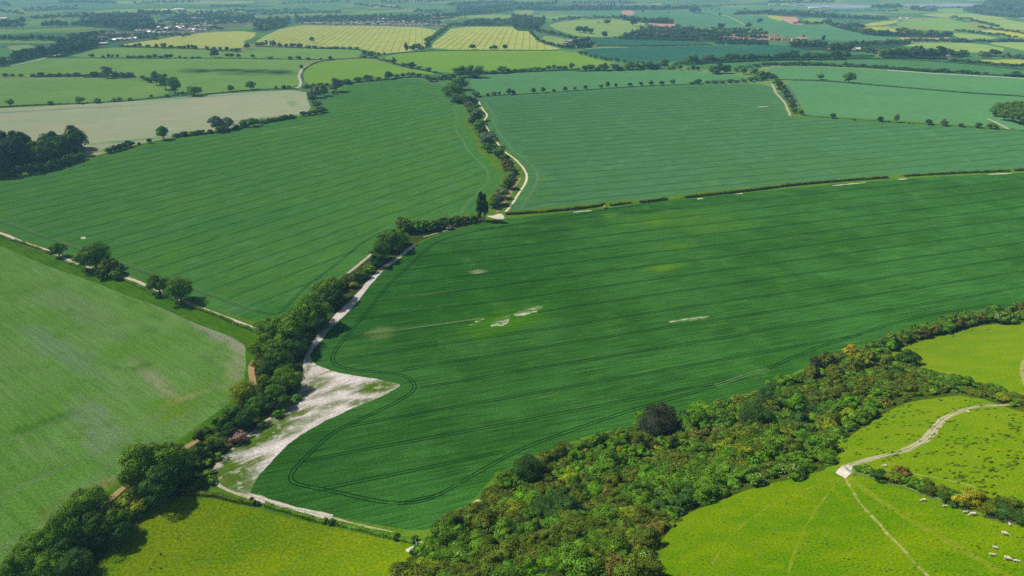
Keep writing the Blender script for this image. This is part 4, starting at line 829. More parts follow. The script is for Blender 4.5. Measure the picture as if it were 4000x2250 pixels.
for kind in ('tree', 'bush', 'poplar'):
    L = [d for d in PLANTS if d['kind'] == kind]
    vis = []
    for d in L:
        x, y = pix((d['p'].x, d['p'].y, d['p'].z+d['h']*.6)); m = d['px']*2.52/2
        d['sx'] = x; d['vis'] = -m < x < 2576+m and -m < y < 1449+m
    L.sort(key=lambda d: (d['label'] is None or not d['vis'], not d['vis'], -d['area']))
    things, rest = L[:296], L[296:]
    things, extra = [d for d in things if d['vis'] or d['label']], [d for d in things if not (d['vis'] or d['label'])]
    rest += extra
    grp = {}
    for d in things:
        if d['label'] is None: grp.setdefault((d['ctx'], d['col']), []).append(d)
    for (ctx, col), G_ in grp.items():
        G_.sort(key=lambda d: d['sx'])
        for i, d in enumerate(G_):
            if len(G_) == 1: d['label'] = f"the only {ADJ[col]} {kind} {ctx}"
            else: d['label'] = f"{ADJ[col]} {kind} {ctx}, {ordinal(i+1)} from the left"
    for d in things:
        l = 0 if d['px'] > 22 else 1 if d['px'] > 9 else 2
        s = RND.randrange(len(LOD[kind, l])); col = jcol(d['col'], .1)
        rz = RND.uniform(0, 6.28)
        e = empty(NAME[kind], d['p'], rz, (d['w'], d['w']*RND.uniform(.88, 1.1), d['h']))
        tag(e, uniq(d['label']), kind if kind != 'poplar' else 'poplar', d['group'])
        c = obj('crown' if kind != 'bush' else 'foliage', crown_mesh(kind, l, s), parent=e); c.color = (*col, 1)
        if kind != 'bush': obj('trunk', TRUNK, parent=e)
        if d['white']:
            w = obj('blossom', RND.choice(BLOS), parent=e); w.color = (.42, .46, .26, 1)
    if rest: merged({'tree': 'distant_trees', 'bush': 'scrub_thicket', 'poplar': 'distant_poplars'}[kind], rest, kind)

# tussocks and weeds on the rough pasture
def tufts(name, poly, n, sz, cols, seed=4):
    rng = np.random.default_rng(seed); P = [tuple(map(float, q.split(','))) for q in poly.split()]
    xs = [p[0] for p in P]; ys = [p[1] for p in P]; Qs, Cs = [], []
    k = 0
    while k < n:
        x, y = RND.uniform(min(xs), max(xs)), RND.uniform(min(ys), max(ys))
        if not in_poly(x, y, P): continue
        k += 1
        p, t = hit(x, y)
        if noise.noise(Vector((p.x/14, p.y/14, 2))) < -.12: continue
        s = RND.uniform(.5, 1.25)*sz; m = RND.randint(14, 30)
        d = sphere_dirs(m, rng, 0); c = np.array(p)+d*np.array([s*RND.uniform(.7, 1.6), s*.6, s*.45])
        Qs.append(quads(c, d+rng.normal(size=d.shape)*.4, .32*sz+.1, rng)); col = np.array(RND.choice(cols))
        Cs.append(col*rng.uniform(.7, 1.3, (m, 1)))
    o = obj(name, quad_mesh(name, np.concatenate(Qs), np.concatenate(Cs))); o.color = (1, 1, 1, 1); tag(o, kind='stuff')
tufts('grass_tussocks', '2100,1130 2200,1060 2300,1015 2440,1000 2576,1045 2700,1080 2700,1300 2576,1270 2420,1225 2250,1170', 620, .75, [(.07,.11,.015), (.09,.12,.02), (.06,.09,.015)])
tufts('pasture_weeds', '1660,1449 1720,1320 1900,1250 2095,1205 2250,1240 2576,1340 2700,1380 2700,1560 1660,1560', 420, .34, [(.09,.15,.01), (.11,.17,.015)], 6)
tufts('bank_herbs', '535,1180 600,1112 660,1062 742,985 752,1000 665,1080 600,1130 545,1190', 60, .8, [(.06,.12,.015), (.09,.14,.02)], 8)
tufts('scrub_herbs', '1010,1449 1105,1342 1360,1158 1700,1050 2060,920 2400,808 2576,786 2576,806 2230,905 2440,986 2080,1126 1900,1216 1675,1332 1640,1449', 900, 1.1, [(.07,.13,.012), (.10,.12,.02), (.05,.10,.012)], 9)

# ------------------------------------------------------------------ hedges: each one its own long clipped or ragged mesh
def hedge(name, label, pts, h, w, col, ragged=.25, gaps=(), cat='hedge', group='hedges'):
    lw = line_world([tuple(map(float, q.split(','))) for q in pts.split()], True, 6)
    t0 = min(depth_of(p) for p in lw); leaf = max(.42, t0/683*.9)
    lw = resample(lw, max(1.2, leaf*1.6)); rng = np.random.default_rng(len(lw)+int(h*10))
    org = lw[0].copy(); Qs, Cs = [], []; n = len(lw); c0 = np.array(COLS[col]); run = []
    for i, p in enumerate(lw):
        u = i/max(1, n-1)
        if any(a < u < b for a, b in gaps): run.append(None); continue
        d = (lw[min(i+1, n-1)]-lw[max(i-1, 0)]).to_2d().normalized(); q = np.array((-d.y, d.x, 0)); dd = np.array((d.x, d.y, 0))
        hh = h*(1+ragged*2*noise.noise(Vector((p.x/9, p.y/9, 3.)))); ww = w*(1+ragged*noise.noise(Vector((p.x/7, p.y/7, 8.))))
        m = max(8, int(1.5*(2*hh+ww)*1.7/leaf/1.1)); m = min(m, 40)
        a = rng.uniform(-.12, 1.12, m)*math.pi; r = rng.uniform(.8, 1.12, m)
        off = np.cos(a)*ww/2*r; z = (.12+.88*np.abs(np.sin(a))**.6)*hh*r
        al = rng.uniform(-.6, .6, m)*leaf*2
        c = np.array(p-org)+q*off[:, None]+dd*al[:, None]+np.array((0, 0, 1))*z[:, None]
        nn = q*np.cos(a)[:, None]+np.array((0, 0, 1))*np.abs(np.sin(a))[:, None]+rng.normal(size=(m, 3))*.45
        Qs.append(quads(c, nn, leaf, rng)); tt = rng.uniform(.7, 1.3, (m, 1))*(1+.5*noise.noise(Vector((p.x/6, p.y/6, 1.))))
        Cs.append(c0*tt*(1+rng.normal(0, .08, (m, 3)))); run.append((np.array(p-org), q, hh*.8, ww*.36))
    for a, b in zip(run, run[1:]):
        if a is None or b is None: continue
        f = lambda e, s, k: e[0]+e[1]*e[3]*s+np.array((0, 0, e[2]*k))
        Qs.append(np.array([[f(a, -1, 0), f(b, -1, 0), f(b, -.8, 1), f(a, -.8, 1)], [f(a, -.8, 1), f(b, -.8, 1), f(b, .8, 1), f(a, .8, 1)], [f(a, .8, 1), f(b, .8, 1), f(b, 1, 0), f(a, 1, 0)]])); Cs.append(np.tile(c0*.85, (3, 1)))
    o = obj(name, quad_mesh(name, np.concatenate(Qs), np.concatenate(Cs)), loc=org); o.color = (1, 1, 1, 1)
    tag(o, uniq(label), cat, group)
H = hedge
H('hedge', 'long dark hedge between the large near crop and the field beyond', '1272,540 1330,537 1450,527 1520,517', 2.6, 2.6, 'olive', .3)
H('hedge', 'short hedge length right of the yellow flowering bush', '1536,518 1560,515 1586,511', 2.4, 2.4, 'olive', .3)
H('hedge', 'second short hedge length right of the yellow flowering bush', '1610,510 1640,507 1678,502', 2.6, 2.6, 'olive', .3)
H('hedge', 'longest trimmed hedge reaching right from the field middle', '1724,498 1800,490 1900,479 2000,466 2080,459 2160,453 2231,448', 2.7, 2.8, 'olive', .15)
H('hedge', 'trimmed hedge length at the right end of the field divide', '2275,444 2340,440 2420,436 2470,434 2538,431', 2.4, 2.6, 'olive', .18)
H('hedge', 'last piece of hedge cut by the right picture edge', '2553,430 2620,426 2760,418', 2.6, 2.6, 'olive', .15)
H('hedge', 'low leafy hedge beside the pale track and the grass strip', '480,772 500,778 540,793 570,805 600,818 640,834 655,840', 1.9, 2.4, 'mid', .3)
H('hedge', 'overgrown weedy bank along the pale track at far left', '-150,560 0,594 40,607 90,623 130,640', 1.2, 2.6, 'olive', .4)
H('hedge', 'low bramble hedge between two trees on the pale track', '168,660 200,672 220,680', 1.3, 2.2, 'mid', .4)
H('hedge', 'low bramble hedge below the largest track tree', '300,700 330,712 365,728 385,742', 1.3, 2.2, 'mid', .4)
H('hedge', 'low hedge on the left top edge of the low pasture', '480,1240 500,1244 540,1248 580,1258 620,1266 640,1270', 1.8, 2.6, 'olive', .3)
H('hedge', 'leafy hedge under the chalk path on the low pasture', '668,1272 700,1282 730,1289 765,1302 800,1312 818,1316', 1.9, 2.6, 'mid', .3)
H('hedge', 'low hedge running down to the grey gate', '850,1320 890,1330 930,1340 970,1350 1010,1360 1042,1366', 1.7, 2.4, 'mid', .4)
H('hedge', 'low dark hedge line under the two lone right trees', '1960,201 2060,203 2130,209 2235,218 2330,226 2450,236 2576,243 2800,258', 1.6, 3.0, 'dark', .2)
H('hedge', 'thin grass bank under the evenly spaced field row', '1200,243 1288,239 1438,229 1538,222 1663,215 1776,211', 1.0, 2.2, 'oak', .3)
H('hedge', 'thin grass bank under the round trees of right field', '2022,291 2090,297 2200,304 2400,317 2500,324 2620,333', .9, 2.0, 'mid', .3)
H('hedge', 'low hedge along the upper edge of the pale stubble', '0,270 100,264 175,262 250,259 330,254 400,246 450,240', 1.6, 3.0, 'dark', .5)
H('hedge', 'hedge along the stubble edge reaching the lane', '520,238 580,231 644,226 700,224 745,223', 1.6, 3.0, 'dark', .4)
H('hedge', 'dark hedge across the left meadow below the wooded road', '78,194 150,193 220,192 280,193 340,195', 4.0, 5.0, 'dark', .3)
H('hedge', 'far thin hedge between the two left meadows', '225,146 320,147 420,147 500,147 640,148 760,150 850,150 905,146 950,148', 1.6, 3.0, 'dark', .5)
H('hedge', 'thin hedge along the lane to the meadow corner', '764,176 775,168 790,160 806,155 840,151', 1.6, 2.6, 'dark', .3)
H('hedge', 'dark hedge under the long yellow barley field', '300,117 380,119 480,122 560,128 606,131', 1.8, 3.4, 'far', .4)
H('hedge', 'dark hedge under the middle yellow barley field', '646,117 744,120 820,123 906,125', 1.8, 3.4, 'dark', .4)
H('hedge', 'hedge under the right yellow barley field past the farmstead', '950,140 1019,132 1086,129 1144,127 1288,127 1400,127', 1.4, 3.0, 'dark', .3)
H('hedge', 'dark hedge on top of the large green field', '770,222 830,216 885,209 960,203 1014,196 1055,194 1100,203', 2.5, 4.0, 'dark', .3)
H('hedge', 'hedge on the diagonal between two bright meadows', '951,151 985,158 1019,168 1070,178 1112,186', 2.2, 4.0, 'dark', .4)
H('hedge', 'thick dark hedge under the bright meadow', '1130,190 1200,188 1288,183 1400,178 1450,177', 3.0, 5.0, 'dark', .3)
H('hedge', 'thick dark hedge continuing right of the meadow gap', '1465,180 1540,178 1620,175 1660,173', 3.0, 5.0, 'dark', .3)
H('hedge', 'low hedge above the white strip in the upper right', '1932,164 2010,165 2107,167 2207,173 2300,179 2407,184 2576,194 2760,205', 2.0, 4.5, 'dark', .4)
H('hedge', 'far thin hedge between the two dark teal fields', '1480,117 1600,116 1700,115 1790,113', 2.4, 5.0, 'far', .4)
H('hedge', 'overgrown hedge along the near edge of the pale stubble', '435,344 480,341 520,337 560,333 600,322 640,311 700,302 745,295', 2.2, 4.0, 'dark', .4)
H('hedge', 'belt of low brush under the right hill field', '2062,152 2157,148 2282,150 2432,161 2576,176', 2.5, 6, 'far', .4)
p, t, Wd, Hh = centre(1521, 520, 11, .7)
d = dict(p=p)
e = empty('flowering_bush', p, .4, (Wd, Wd, Hh)); tag(e, 'small bright yellow flowering bush in the gap of the hedge', 'bush')
c = obj('foliage', crown_mesh('bush', 1, 2), parent=e); c.color = (.62, .60, .01, 1)

# ------------------------------------------------------------------ buildings
WALLS = {'brick': plain_mat('brick_wall', (.34, .17, .12, 1), .9, .2, 1.5), 'cream': plain_mat('cream_wall', (.66, .60, .48, 1), .85, .08, .6), 'white': plain_mat('white_wall', (.78, .77, .73, 1), .8, .06, .6), 'buff': plain_mat('buff_wall', (.48, .38, .27, 1), .9, .15, 1.2), 'dark': plain_mat('dark_boards', (.06, .055, .05, 1), .85, .25, 1.2)}
ROOFS = {'grey': plain_mat('slate_roof', (.26, .25, .26, 1), .75, .2, 1.5), 'red': plain_mat('red_tile_roof', (.34, .17, .13, 1), .85, .2, 1.8), 'brown': plain_mat('brown_tile_roof', (.22, .14, .11, 1), .85, .2, 1.8), 'white': plain_mat('white_sheet_roof', (.80, .80, .80, 1), .5, .06, .5), 'silver': plain_mat('grey_sheet_roof', (.42, .44, .46, 1), .5, .1, .5), 'pink': plain_mat('pinkish_tile_roof', (.44, .27, .22, 1), .85, .15, 1.8)}
PANE = plain_mat('window_pane', (.06, .075, .09, 1), .15, .1, 2.0)
def boxes(name, L):
    bm = bmesh.new()
    for (x0, x1, y0, y1, z0, z1) in L:
        r = bmesh.ops.create_cube(bm, size=1.0, matrix=Matrix.Translation(((x0+x1)/2, (y0+y1)/2, (z0+z1)/2)) @ Matrix.Diagonal((x1-x0, y1-y0, z1-z0, 1)))
    me = bpy.data.meshes.new(name); bm.to_mesh(me); bm.free(); return me
def gable_wall(w, d, h, r):
    """walls with pointed gable ends; ridge along x"""
    x, y = w/2, d/2
    v = [(-x,-y,0),(x,-y,0),(x,y,0),(-x,y,0),(-x,-y,h),(x,-y,h),(x,y,h),(-x,y,h),(-x,0,h+r),(x,0,h+r)]
    me = bpy.data.meshes.new('wall'); me.from_pydata(v, [], [(0,1,5,4),(2,3,7,6),(1,2,6,9,5),(3,0,4,8,7)]); return me
def gable_roof(w, d, h, r, o=.45, th=.22):
    x = w/2+o; y = d/2+o; s = r/(d/2); zb = h-o*s
    v = []
    for dz in (.03, .03+th):
        v += [(-x,-y,zb+dz),(x,-y,zb+dz),(x,0,h+r+dz),(-x,0,h+r+dz),(-x,y,zb+dz),(x,y,zb+dz)]
    f = [(6,7,8,9),(9,8,11,10),(3,2,1,0),(4,5,2,3),(0,1,7,6),(5,4,10,11),(1,2,8,7),(2,5,11,8),(3,0,6,9),(4,3,9,10)]
    me = bpy.data.meshes.new('roof'); me.from_pydata(v, [], f); return me
PROTO = {}
def house_parts(kind):
    if kind in PROTO: return PROTO[kind]
    w, d, h, r = {'house': (10, 7.5, 5, 3.1), 'semi': (14, 8, 5.2, 3.3), 'cottage': (12, 6.5, 3.6, 2.8), 'bungalow': (12, 8, 2.7, 2.4), 'barn': (34, 15, 5.5, 3.2), 'shed': (60, 22, 6.5, 3.2), 'flats': (26, 12, 9, 3.6), 'hut': (16, 7, 2.6, 1.6), 'church': (20, 8, 7, 4.5)}[kind]
    P = {'wall': gable_wall(w, d, h, r), 'roof': gable_roof(w, d, h, r), 'dims': (w, d, h, r)}
    if kind in ('house', 'semi', 'cottage', 'bungalow', 'flats'):
        P['chimney'] = [boxes('chimney', [(sx*w*.36-.45, sx*w*.36+.45, -.35, .35, h+r-.9, h+r+1.1), (sx*w*.36-.52, sx*w*.36+.52, -.42, .42, h+r+1.102, h+r+1.3)]) for sx in ((1,) if kind != 'semi' else (1, -1))]
        wins = []; nx = max(2, int(w/3.6)); fl = 1 if h < 3.9 else 3 if h > 8 else 2
        for i in range(nx):
            for k in range(fl):
                x = -w/2+w*(i+.5)/nx; z = .9+2.6*k
                wins.append(boxes('window', [(x-.65, x+.65, -d/2-.06, -d/2+.04, z, z+1.2)]))
        P['window'] = wins; P['door'] = boxes('door', [(w/nx*.5-.5+w/nx*.0, w/nx*.5+.4, -d/2-.05, -d/2+.04, 0, 2.05)]) if nx % 2 == 0 and 0 else boxes('door', [(-w/2+.5, -w/2+1.4, -d/2-.05, -d/2+.04, 0, 2.05)])
    elif kind in ('barn', 'shed', 'hut'):
        P['door'] = boxes('door', [(-w*.12, w*.12, -d/2-.08, -d/2+.05, 0, h*.78)])
    if kind == 'church':
        P['tower'] = boxes('tower', [(-w/2-5, -w/2-.05, -2.5, 2.5, 0, 13), (-w/2-5.15, -w/2+.1, -2.65, 2.65, 13.002, 13.7)]); P['window'] = [boxes('window', [(x-.5, x+.5, -d/2-.06, -d/2+.04, 2, 5)]) for x in (-6, -2, 2, 6)]
    PROTO[kind] = P
    return P
FRONT = plain_mat('painted_door', (.12, .13, .12, 1), .6, .15, 1.0)
def house(x, y, kind, wall, roof, label, cat, group, rz=0.0, s=1.0, small=False):
    P = house_parts(kind); p, t = hit(x, y)
    e = empty({'barn': 'barn', 'shed': 'warehouse', 'church': 'church', 'flats': 'apartment_building', 'hut': 'shed'}.get(kind, 'house'), (p.x, p.y, p.z-.15), rz, (s, s, s))
    tag(e, uniq(label), cat, group)
    def part(n, me, mat, par):
        o = obj(n, me, mat, par)
        if me.materials and me.materials[0] is not mat: o.material_slots[0].link = 'OBJECT'; o.material_slots[0].material = mat
        return o
    part('wall', P['wall'], WALLS[wall], e); rf = part('roof', P['roof'], ROOFS[roof], e)
    for c in P.get('chimney', []): part('chimney', c, WALLS['brick'], rf)
    if not small or t < 3300:
        for w in P.get('window', [])[:6]: part('window', w, PANE, e)
        if 'door' in P: part('door', P['door'], FRONT, e)
    if 'tower' in P: part('tower', P['tower'], WALLS[wall], e)
    return e
def houses(ctx, group, pts, n, kinds, combos, jit=2.0, rzj=.5):
    pts = [tuple(map(float, q.split(','))) for q in pts.split()]
    L = [math.dist(a, b) for a, b in zip(pts, pts[1:])]; T = sum(L)
    for i in range(n):
        u = (i+.5+RND.uniform(-.22, .22))/n*T; k = 0
        while k < len(L)-1 and u > L[k]: u -= L[k]; k += 1
        a, b = pts[k], pts[k+1]; x = a[0]+(b[0]-a[0])*u/L[k]; y = a[1]+(b[1]-a[1])*u/L[k]+RND.uniform(-jit, jit)*.5
        w, r = RND.choice(combos)
        rn = {'grey': 'slate', 'red': 'red tiled', 'brown': 'brown tiled', 'pink': 'pinkish tiled', 'white': 'white', 'silver': 'pale'}[r]
        house(x, y, RND.choice(kinds), w, r, f"{w} house, {rn} roof, {ordinal(i+1)} from left {ctx}".replace("red tiled roof", "red roof").replace("tiled roof", "tile roof"), 'house', group, RND.uniform(-rzj, rzj), RND.uniform(1.1, 1.45), True)
CB = [('brick', 'grey'), ('cream', 'brown'), ('white', 'grey'), ('cream', 'grey'), ('white', 'grey'), ('white', 'brown'), ('white', 'silver'), ('buff', 'grey')]
g = 'houses of the town behind the yellow fields'
houses('in the left end of the town row', g, '764,61 815,61', 6, ('house', 'semi'), CB)
houses('in the left front town row', g, '826,61.5 945,62.5', 13, ('house', 'semi'), CB)
houses('in the right front town row', g, '953,63.5 1060,65 1135,66.5', 19, ('house', 'semi'), CB)
houses('in the second town row', g, '880,57.5 1060,59', 14, ('house', 'semi'), CB)
houses('at the back of the town', g, '950,50 1035,48', 9, ('house',), CB)
houses('in the right town outskirts', g, '1062,52 1110,54 1150,51', 6, ('house', 'bungalow'), CB)
g = 'houses of the left village'
houses('at near end of left village', g, '288,104 345,100', 7, ('house', 'semi'), [('white', 'silver'), ('brick', 'grey'), ('white', 'grey')])
houses('in the lower rows of the left village', g, '372,86 490,84', 10, ('house', 'semi'), CB)
houses('in the left village, middle row', g, '340,82 420,78 520,79', 20, ('house', 'semi'), CB)
houses('in the left village, back row', g, '380,74 460,70 540,68', 18, ('house', 'semi'), CB)
houses('in the left village, farthest row', g, '400,66 540,61', 16, ('house',), CB)
houses('among trees left of the left village', g, '245,88 345,90', 14, ('house', 'bungalow'), [('buff', 'brown'), ('cream', 'grey'), ('brick', 'brown')])
houses('in the left village, hidden second row', g, '400,77 520,75', 14, ('house', 'semi'), CB)
houses('in the left village, upper second row', g, '420,70.5 530,67', 13, ('house', 'semi'), CB)
houses('in the small group above the left village', g, '478,49 522,46', 5, ('house', 'semi'), CB)
houses('on the right edge of the left village', g, '520,58 548,57', 4, ('semi',), CB)
g = 'red roofed houses of the right village'
houses('at red roofed village, left end', g, '1808,97 1862,98', 6, ('house', 'cottage'), [('brick', 'pink'), ('cream', 'brown'), ('brick', 'red')])
houses('in mid red roofed village', g, '1862,101 1930,105', 8, ('house', 'semi', 'cottage'), [('brick', 'pink'), ('buff', 'red'), ('cream', 'red'), ('brick', 'red')])
houses('at red roofed village, right end', g, '1933,100 2026,103', 11, ('house', 'semi', 'cottage'), [('brick', 'pink'), ('cream', 'red'), ('buff', 'pink'), ('brick', 'brown')])
houses('in back red roofed village row', g, '1840,94 1960,95', 9, ('house',), [('brick', 'pink'), ('brick', 'red'), ('cream', 'red')])
g = 'tiny houses of the far town'
houses('in the near far town row', g, '1450,9.5 1560,10.5', 15, ('house', 'semi'), CB)
houses('in the back far town row', g, '1440,6 1585,6.5', 18, ('house', 'semi'), CB)
houses('in the far right top town', g, '1690,7.5 1745,7', 7, ('house',), CB)
for a in ((1093,48,'flats','brick','grey','large brick apartment block at the left of two above the town',.1), (1112,47,'flats','brick','red','large brick apartment block at the right of two above the town',-.1)):
    house(a[0], a[1], a[2], a[3], a[4], a[5], 'apartment block', 'apartment blocks', a[6])
for a in ((2093,123.5,'hut','brick','brown','long low brown building on the edge of the dark teal field',.2,1.3),(2214,141,'cottage','brick','pink','red brick house in the trees behind the right fields',.1,1.2),(2383,145,'house','cream','pink','cream house alone among big trees at right',.5,1.15),(2320,51.5,'house','buff','pink','pinkish farmhouse on the right hill',.2,1.2),(2331,50,'cottage','white','pink','white farmhouse at the right end of the hill farm',-.3,1.2),(1445,121,'bungalow','white','silver','white bungalow in the trees below the dark roofed barn',.3,1.2),(1057,125,'bungalow','white','silver','white building of the farmstead by the tall poplar',.2,1.2),(1046,127,'cottage','cream','grey','small house of the white farmstead',-.3,1.0),(592,59,'house','white','silver','bright white house right of the left village',.1,1.5),(458,74,'semi','white','white','largest bright white house in the left village',.1,1.3)):
    house(a[0], a[1], a[2], a[3], a[4], a[5], 'house', 'scattered country houses', a[6], a[7])
e = house(510, 49, 'church', 'cream', 'grey', 'pale church with square tower above the left village', 'church', None, .2)
for a in ((1437,107.5,'barn','dark','silver','dark barn with pale roof in the farm right of the yellow field',.5,1.0,'white'),(1420,110,'barn','buff','silver','low farm shed left of the dark barn',.4,.6,0),(1492,118,'hut','white','white','white shed at the right end of the farm trees',.7,1.0,0),(258,113,'barn','dark','silver','grey roofed barn at the end of the wooded road',.3,1.0,0),(2270,46,'barn','white','silver','pale barn at the left end of the hill farm',.05,1.0,0),(2288,46.5,'barn','white','silver','pale barn right of the first on the hill farm',.05,1.0,0),
          (418,26,'shed','white','white','left white warehouse in the far left fields',.1,1.0,0),(436,27,'barn','white','silver','low pale barn between two far left warehouses',.1,1.2,0),(451,25,'shed','white','white','right long white warehouse in the far left fields',.05,1.3,0),(7,48,'shed','white','white','white roofed barn at the far left edge',.1,.9,0),(948,19,'barn','white','white','small white barn left of the far warehouses',.1,1.0,0),(975,17,'shed','white','white','left white warehouse behind the middle town',.05,1.0,0),(993,18,'shed','white','white','right white warehouse behind the middle town',.02,1.2,0),
          (1648,12.5,'shed','white','white','left white warehouse by the far town',.1,.8,0),(1657,12.5,'barn','white','white','right white warehouse by the far town',.1,1.2,0),(1942,12.5,'shed','white','white','leftmost white warehouse of the upper right group',.05,1.0,0),(1974,13,'shed','white','white','second white warehouse of the upper right group',.05,1.0,0),(2015,14.5,'barn','dark','silver','dark walled warehouse of the upper right group',.05,1.7,0),(2045,21.5,'shed','white','white','long low white warehouse below the upper right group',.05,1.3,0),(2077,19.5,'shed','dark','white','white roofed warehouse with dark wall, upper right group',.05,1.0,0),(2150,129,'barn','white','white','wide pale glass roofed building among trees at right',.4,1.2,0)):
    house(a[0], a[1], a[2], a[3], a[4], a[5], 'barn' if a[2] != 'shed' else 'warehouse', 'barns and warehouses', a[6], a[7])

# ------------------------------------------------------------------ sheep
WOOL = plain_mat('wool', (.60, .55, .45, 1), .95, .12, 9.0)
FACE = plain_mat('sheep_face', (.55, .47, .38, 1), .9, .15, 12.0)
def skin_mesh(name, V, E, Rr, mat, sub=2):
    me = bpy.data.meshes.new(name); me.from_pydata([Vector(v) for v in V], E, []); o = bpy.data.objects.new(name, me); COL.objects.link(o)
    m = o.modifiers.new('s', 'SKIN'); m.use_smooth_shade = True
    for d, r in zip(me.skin_vertices[0].data, Rr): d.radius = r if isinstance(r, tuple) else (r, r)
    me.skin_vertices[0].data[0].use_root = True
    o.modifiers.new('u', 'SUBSURF').levels = sub
    dg = bpy.context.evaluated_depsgraph_get(); out = bpy.data.meshes.new_from_object(o.evaluated_get(dg)); out.name = name
    bpy.data.objects.remove(o); bpy.data.meshes.remove(me)
    out.materials.clear(); out.materials.append(mat)
    for p in out.polygons: p.use_smooth = True
    return out
def sheep_mesh(graze):
    hz = .22 if graze else .86; hx = .98 if graze else .92
    V = [(0,0,.60),(-.25,0,.61),(-.46,0,.60),(-.56,0,.52),(.26,0,.61),(.46,0,.60),(.62,0,.56 if graze else .70),(hx-.17,0,.40 if graze else .82),(hx,0,hz),(hx+.13,0,hz-.09),
         (.33,.13,.42),(.34,.15,.22),(.34,.15,.02),(.33,-.13,.42),(.38,-.15,.22),(.40,-.15,.02),(-.40,.14,.44),(-.48,.15,.25),(-.44,.15,.02),(-.40,-.14,.44),(-.40,-.15,.25),(-.36,-.15,.02),
         (hx-.10,.11,hz+.10),(hx-.12,.21,hz+.08),(hx-.10,-.11,hz+.10),(hx-.12,-.21,hz+.08)]
    E = [(0,1),(1,2),(2,3),(0,4),(4,5),(5,6),(6,7),(7,8),(8,9),(4,10),(10,11),(11,12),(4,13),(13,14),(14,15),(1,16),(16,17),(17,18),(1,19),(19,20),(20,21),(8,22),(22,23),(8,24),(24,25)]
    Rr = [.29,.30,.26,.06,.28,.24,.15,.11,.095,.055] + [.085,.04,.035]*4 + [.03,.02,.03,.02]
    return skin_mesh('body', V, E, Rr, WOOL)
SH = [sheep_mesh(True), sheep_mesh(False)]
sheep = [(1932+1178/4, 1087+352/4, 1.0, 0, 150, 'sheep with brownish head above the hedge right of the hill gate'), (1932+2018/4, 724+1262/4, 1.0, 1, 110, 'lone white sheep above the hill path at right'), (1932+1568/4, 1087+698/4, 1.0, 0, 172, 'ewe grazing leftmost of the row below the hill hedge'), (1932+1775/4, 1087+758/4, .8, 1, -8, 'white lamb second from the left below the hill hedge'), (1932+1980/4, 1087+818/4, .84, 1, -10, 'white lamb just left of a grazing ewe'), (1932+2065/4, 1087+842/4, 1.15, 0, 172, 'large ewe grazing below the golden bush'), (1932+2433/4, 1087+945/4, .75, 1, 75, 'lamb facing away near the right end of the hedge'),
         (1932+2382/4, 1087+1038/4, 1.15, 0, -48, 'large ewe walking downhill alone at right'), (1932+2280/4, 1087+1175/4, .8, 1, -45, 'lamb above the pair near the lower right corner'), (1932+2253/4, 1087+1250/4, .9, 1, -25, 'lamb leftmost near the lower right corner'), (1932+2410/4, 1087+1290/4, 1.15, 0, -42, 'large ewe beside two lambs in the lower right corner'), (1932+2487/4, 1087+1307/4, .72, 1, 160, 'left one of two lambs side by side, lower right corner'), (1932+2515/4, 1087+1312/4, .72, 0, -30, 'right one of two lambs side by side, lower right corner')]
for x, y, s, k, rz, l in sheep:
    p, t = hit(x, y); e = 2; gx = (hgt(p.x+e, p.y)-hgt(p.x-e, p.y))/(2*e); gy = (hgt(p.x, p.y+e)-hgt(p.x, p.y-e))/(2*e)
    o = obj('lamb' if s < .95 else 'sheep', SH[k if s > .95 or k == 0 else 1], loc=p); n = Vector((-gx, -gy, 1)).normalized()
    n = (n+Vector((0, 0, 1.2))).normalized()
    o.rotation_mode = 'QUATERNION'; o.rotation_quaternion = Vector((0, 0, 1)).rotation_difference(n) @ Matrix.Rotation(math.radians(rz), 3, 'Z').to_quaternion(); s *= 1.08; o.scale = (s, s, s)
    tag(o, uniq(l), 'sheep' if s > 1.03 else 'lamb', 'sheep on the hill pasture')

# ------------------------------------------------------------------ crows
BLACK = plain_mat('black_feathers', (.012, .012, .016, 1), .6, .2, 8.0)
crow = skin_mesh('body', [(0,0,.26),(-.16,0,.24),(-.34,0,.20),(-.48,0,.17),(.12,0,.32),(.20,0,.42),(.27,0,.43),(.36,0,.41),(.0,.06,.12),(.02,.06,.01),(.0,-.06,.12),(.02,-.06,.01),(-.12,.12,.28),(-.32,.14,.24),(-.12,-.12,.28),(-.32,-.14,.24)],
    [(0,1),(1,2),(2,3),(0,4),(4,5),(5,6),(6,7),(0,8),(8,9),(0,10),(10,11),(1,12),(12,13),(1,14),(14,15)], [.12,.11,.06,.05,.09,.07,.055,.015,.02,.015,.02,.015,.05,.03,.05,.03], BLACK, 1)
for k, (x, y) in enumerate(((2015,777),(1785,1070),(1815,1045),(1613,1234),(1648,1250),(1548,1315),(1512,1376),(1617,1380))):
    p, t = hit(x/4, 1087+y/4); o = obj('crow', crow, loc=p); o.rotation_euler = (0, 0, RND.uniform(0, 6.28)); s = (1.2, 1.3, 1.1, 1.7, 1.2, 1.4, 1.6, 1.6)[k]; o.scale = (s,)*3
    tag(o, uniq(('black bird nearest the top of the low pasture', 'left bird of the upper pair on the low pasture', 'right bird of the upper pair on the low pasture', 'largest bird of the middle pair, low pasture', 'smaller bird right of the middle pair, low pasture', 'lone bird below the middle pair, low pasture', 'left bird of the lowest pair on the low pasture', 'right bird of the lowest pair on the low pasture')[k]), 'bird', 'black birds on the low pasture')

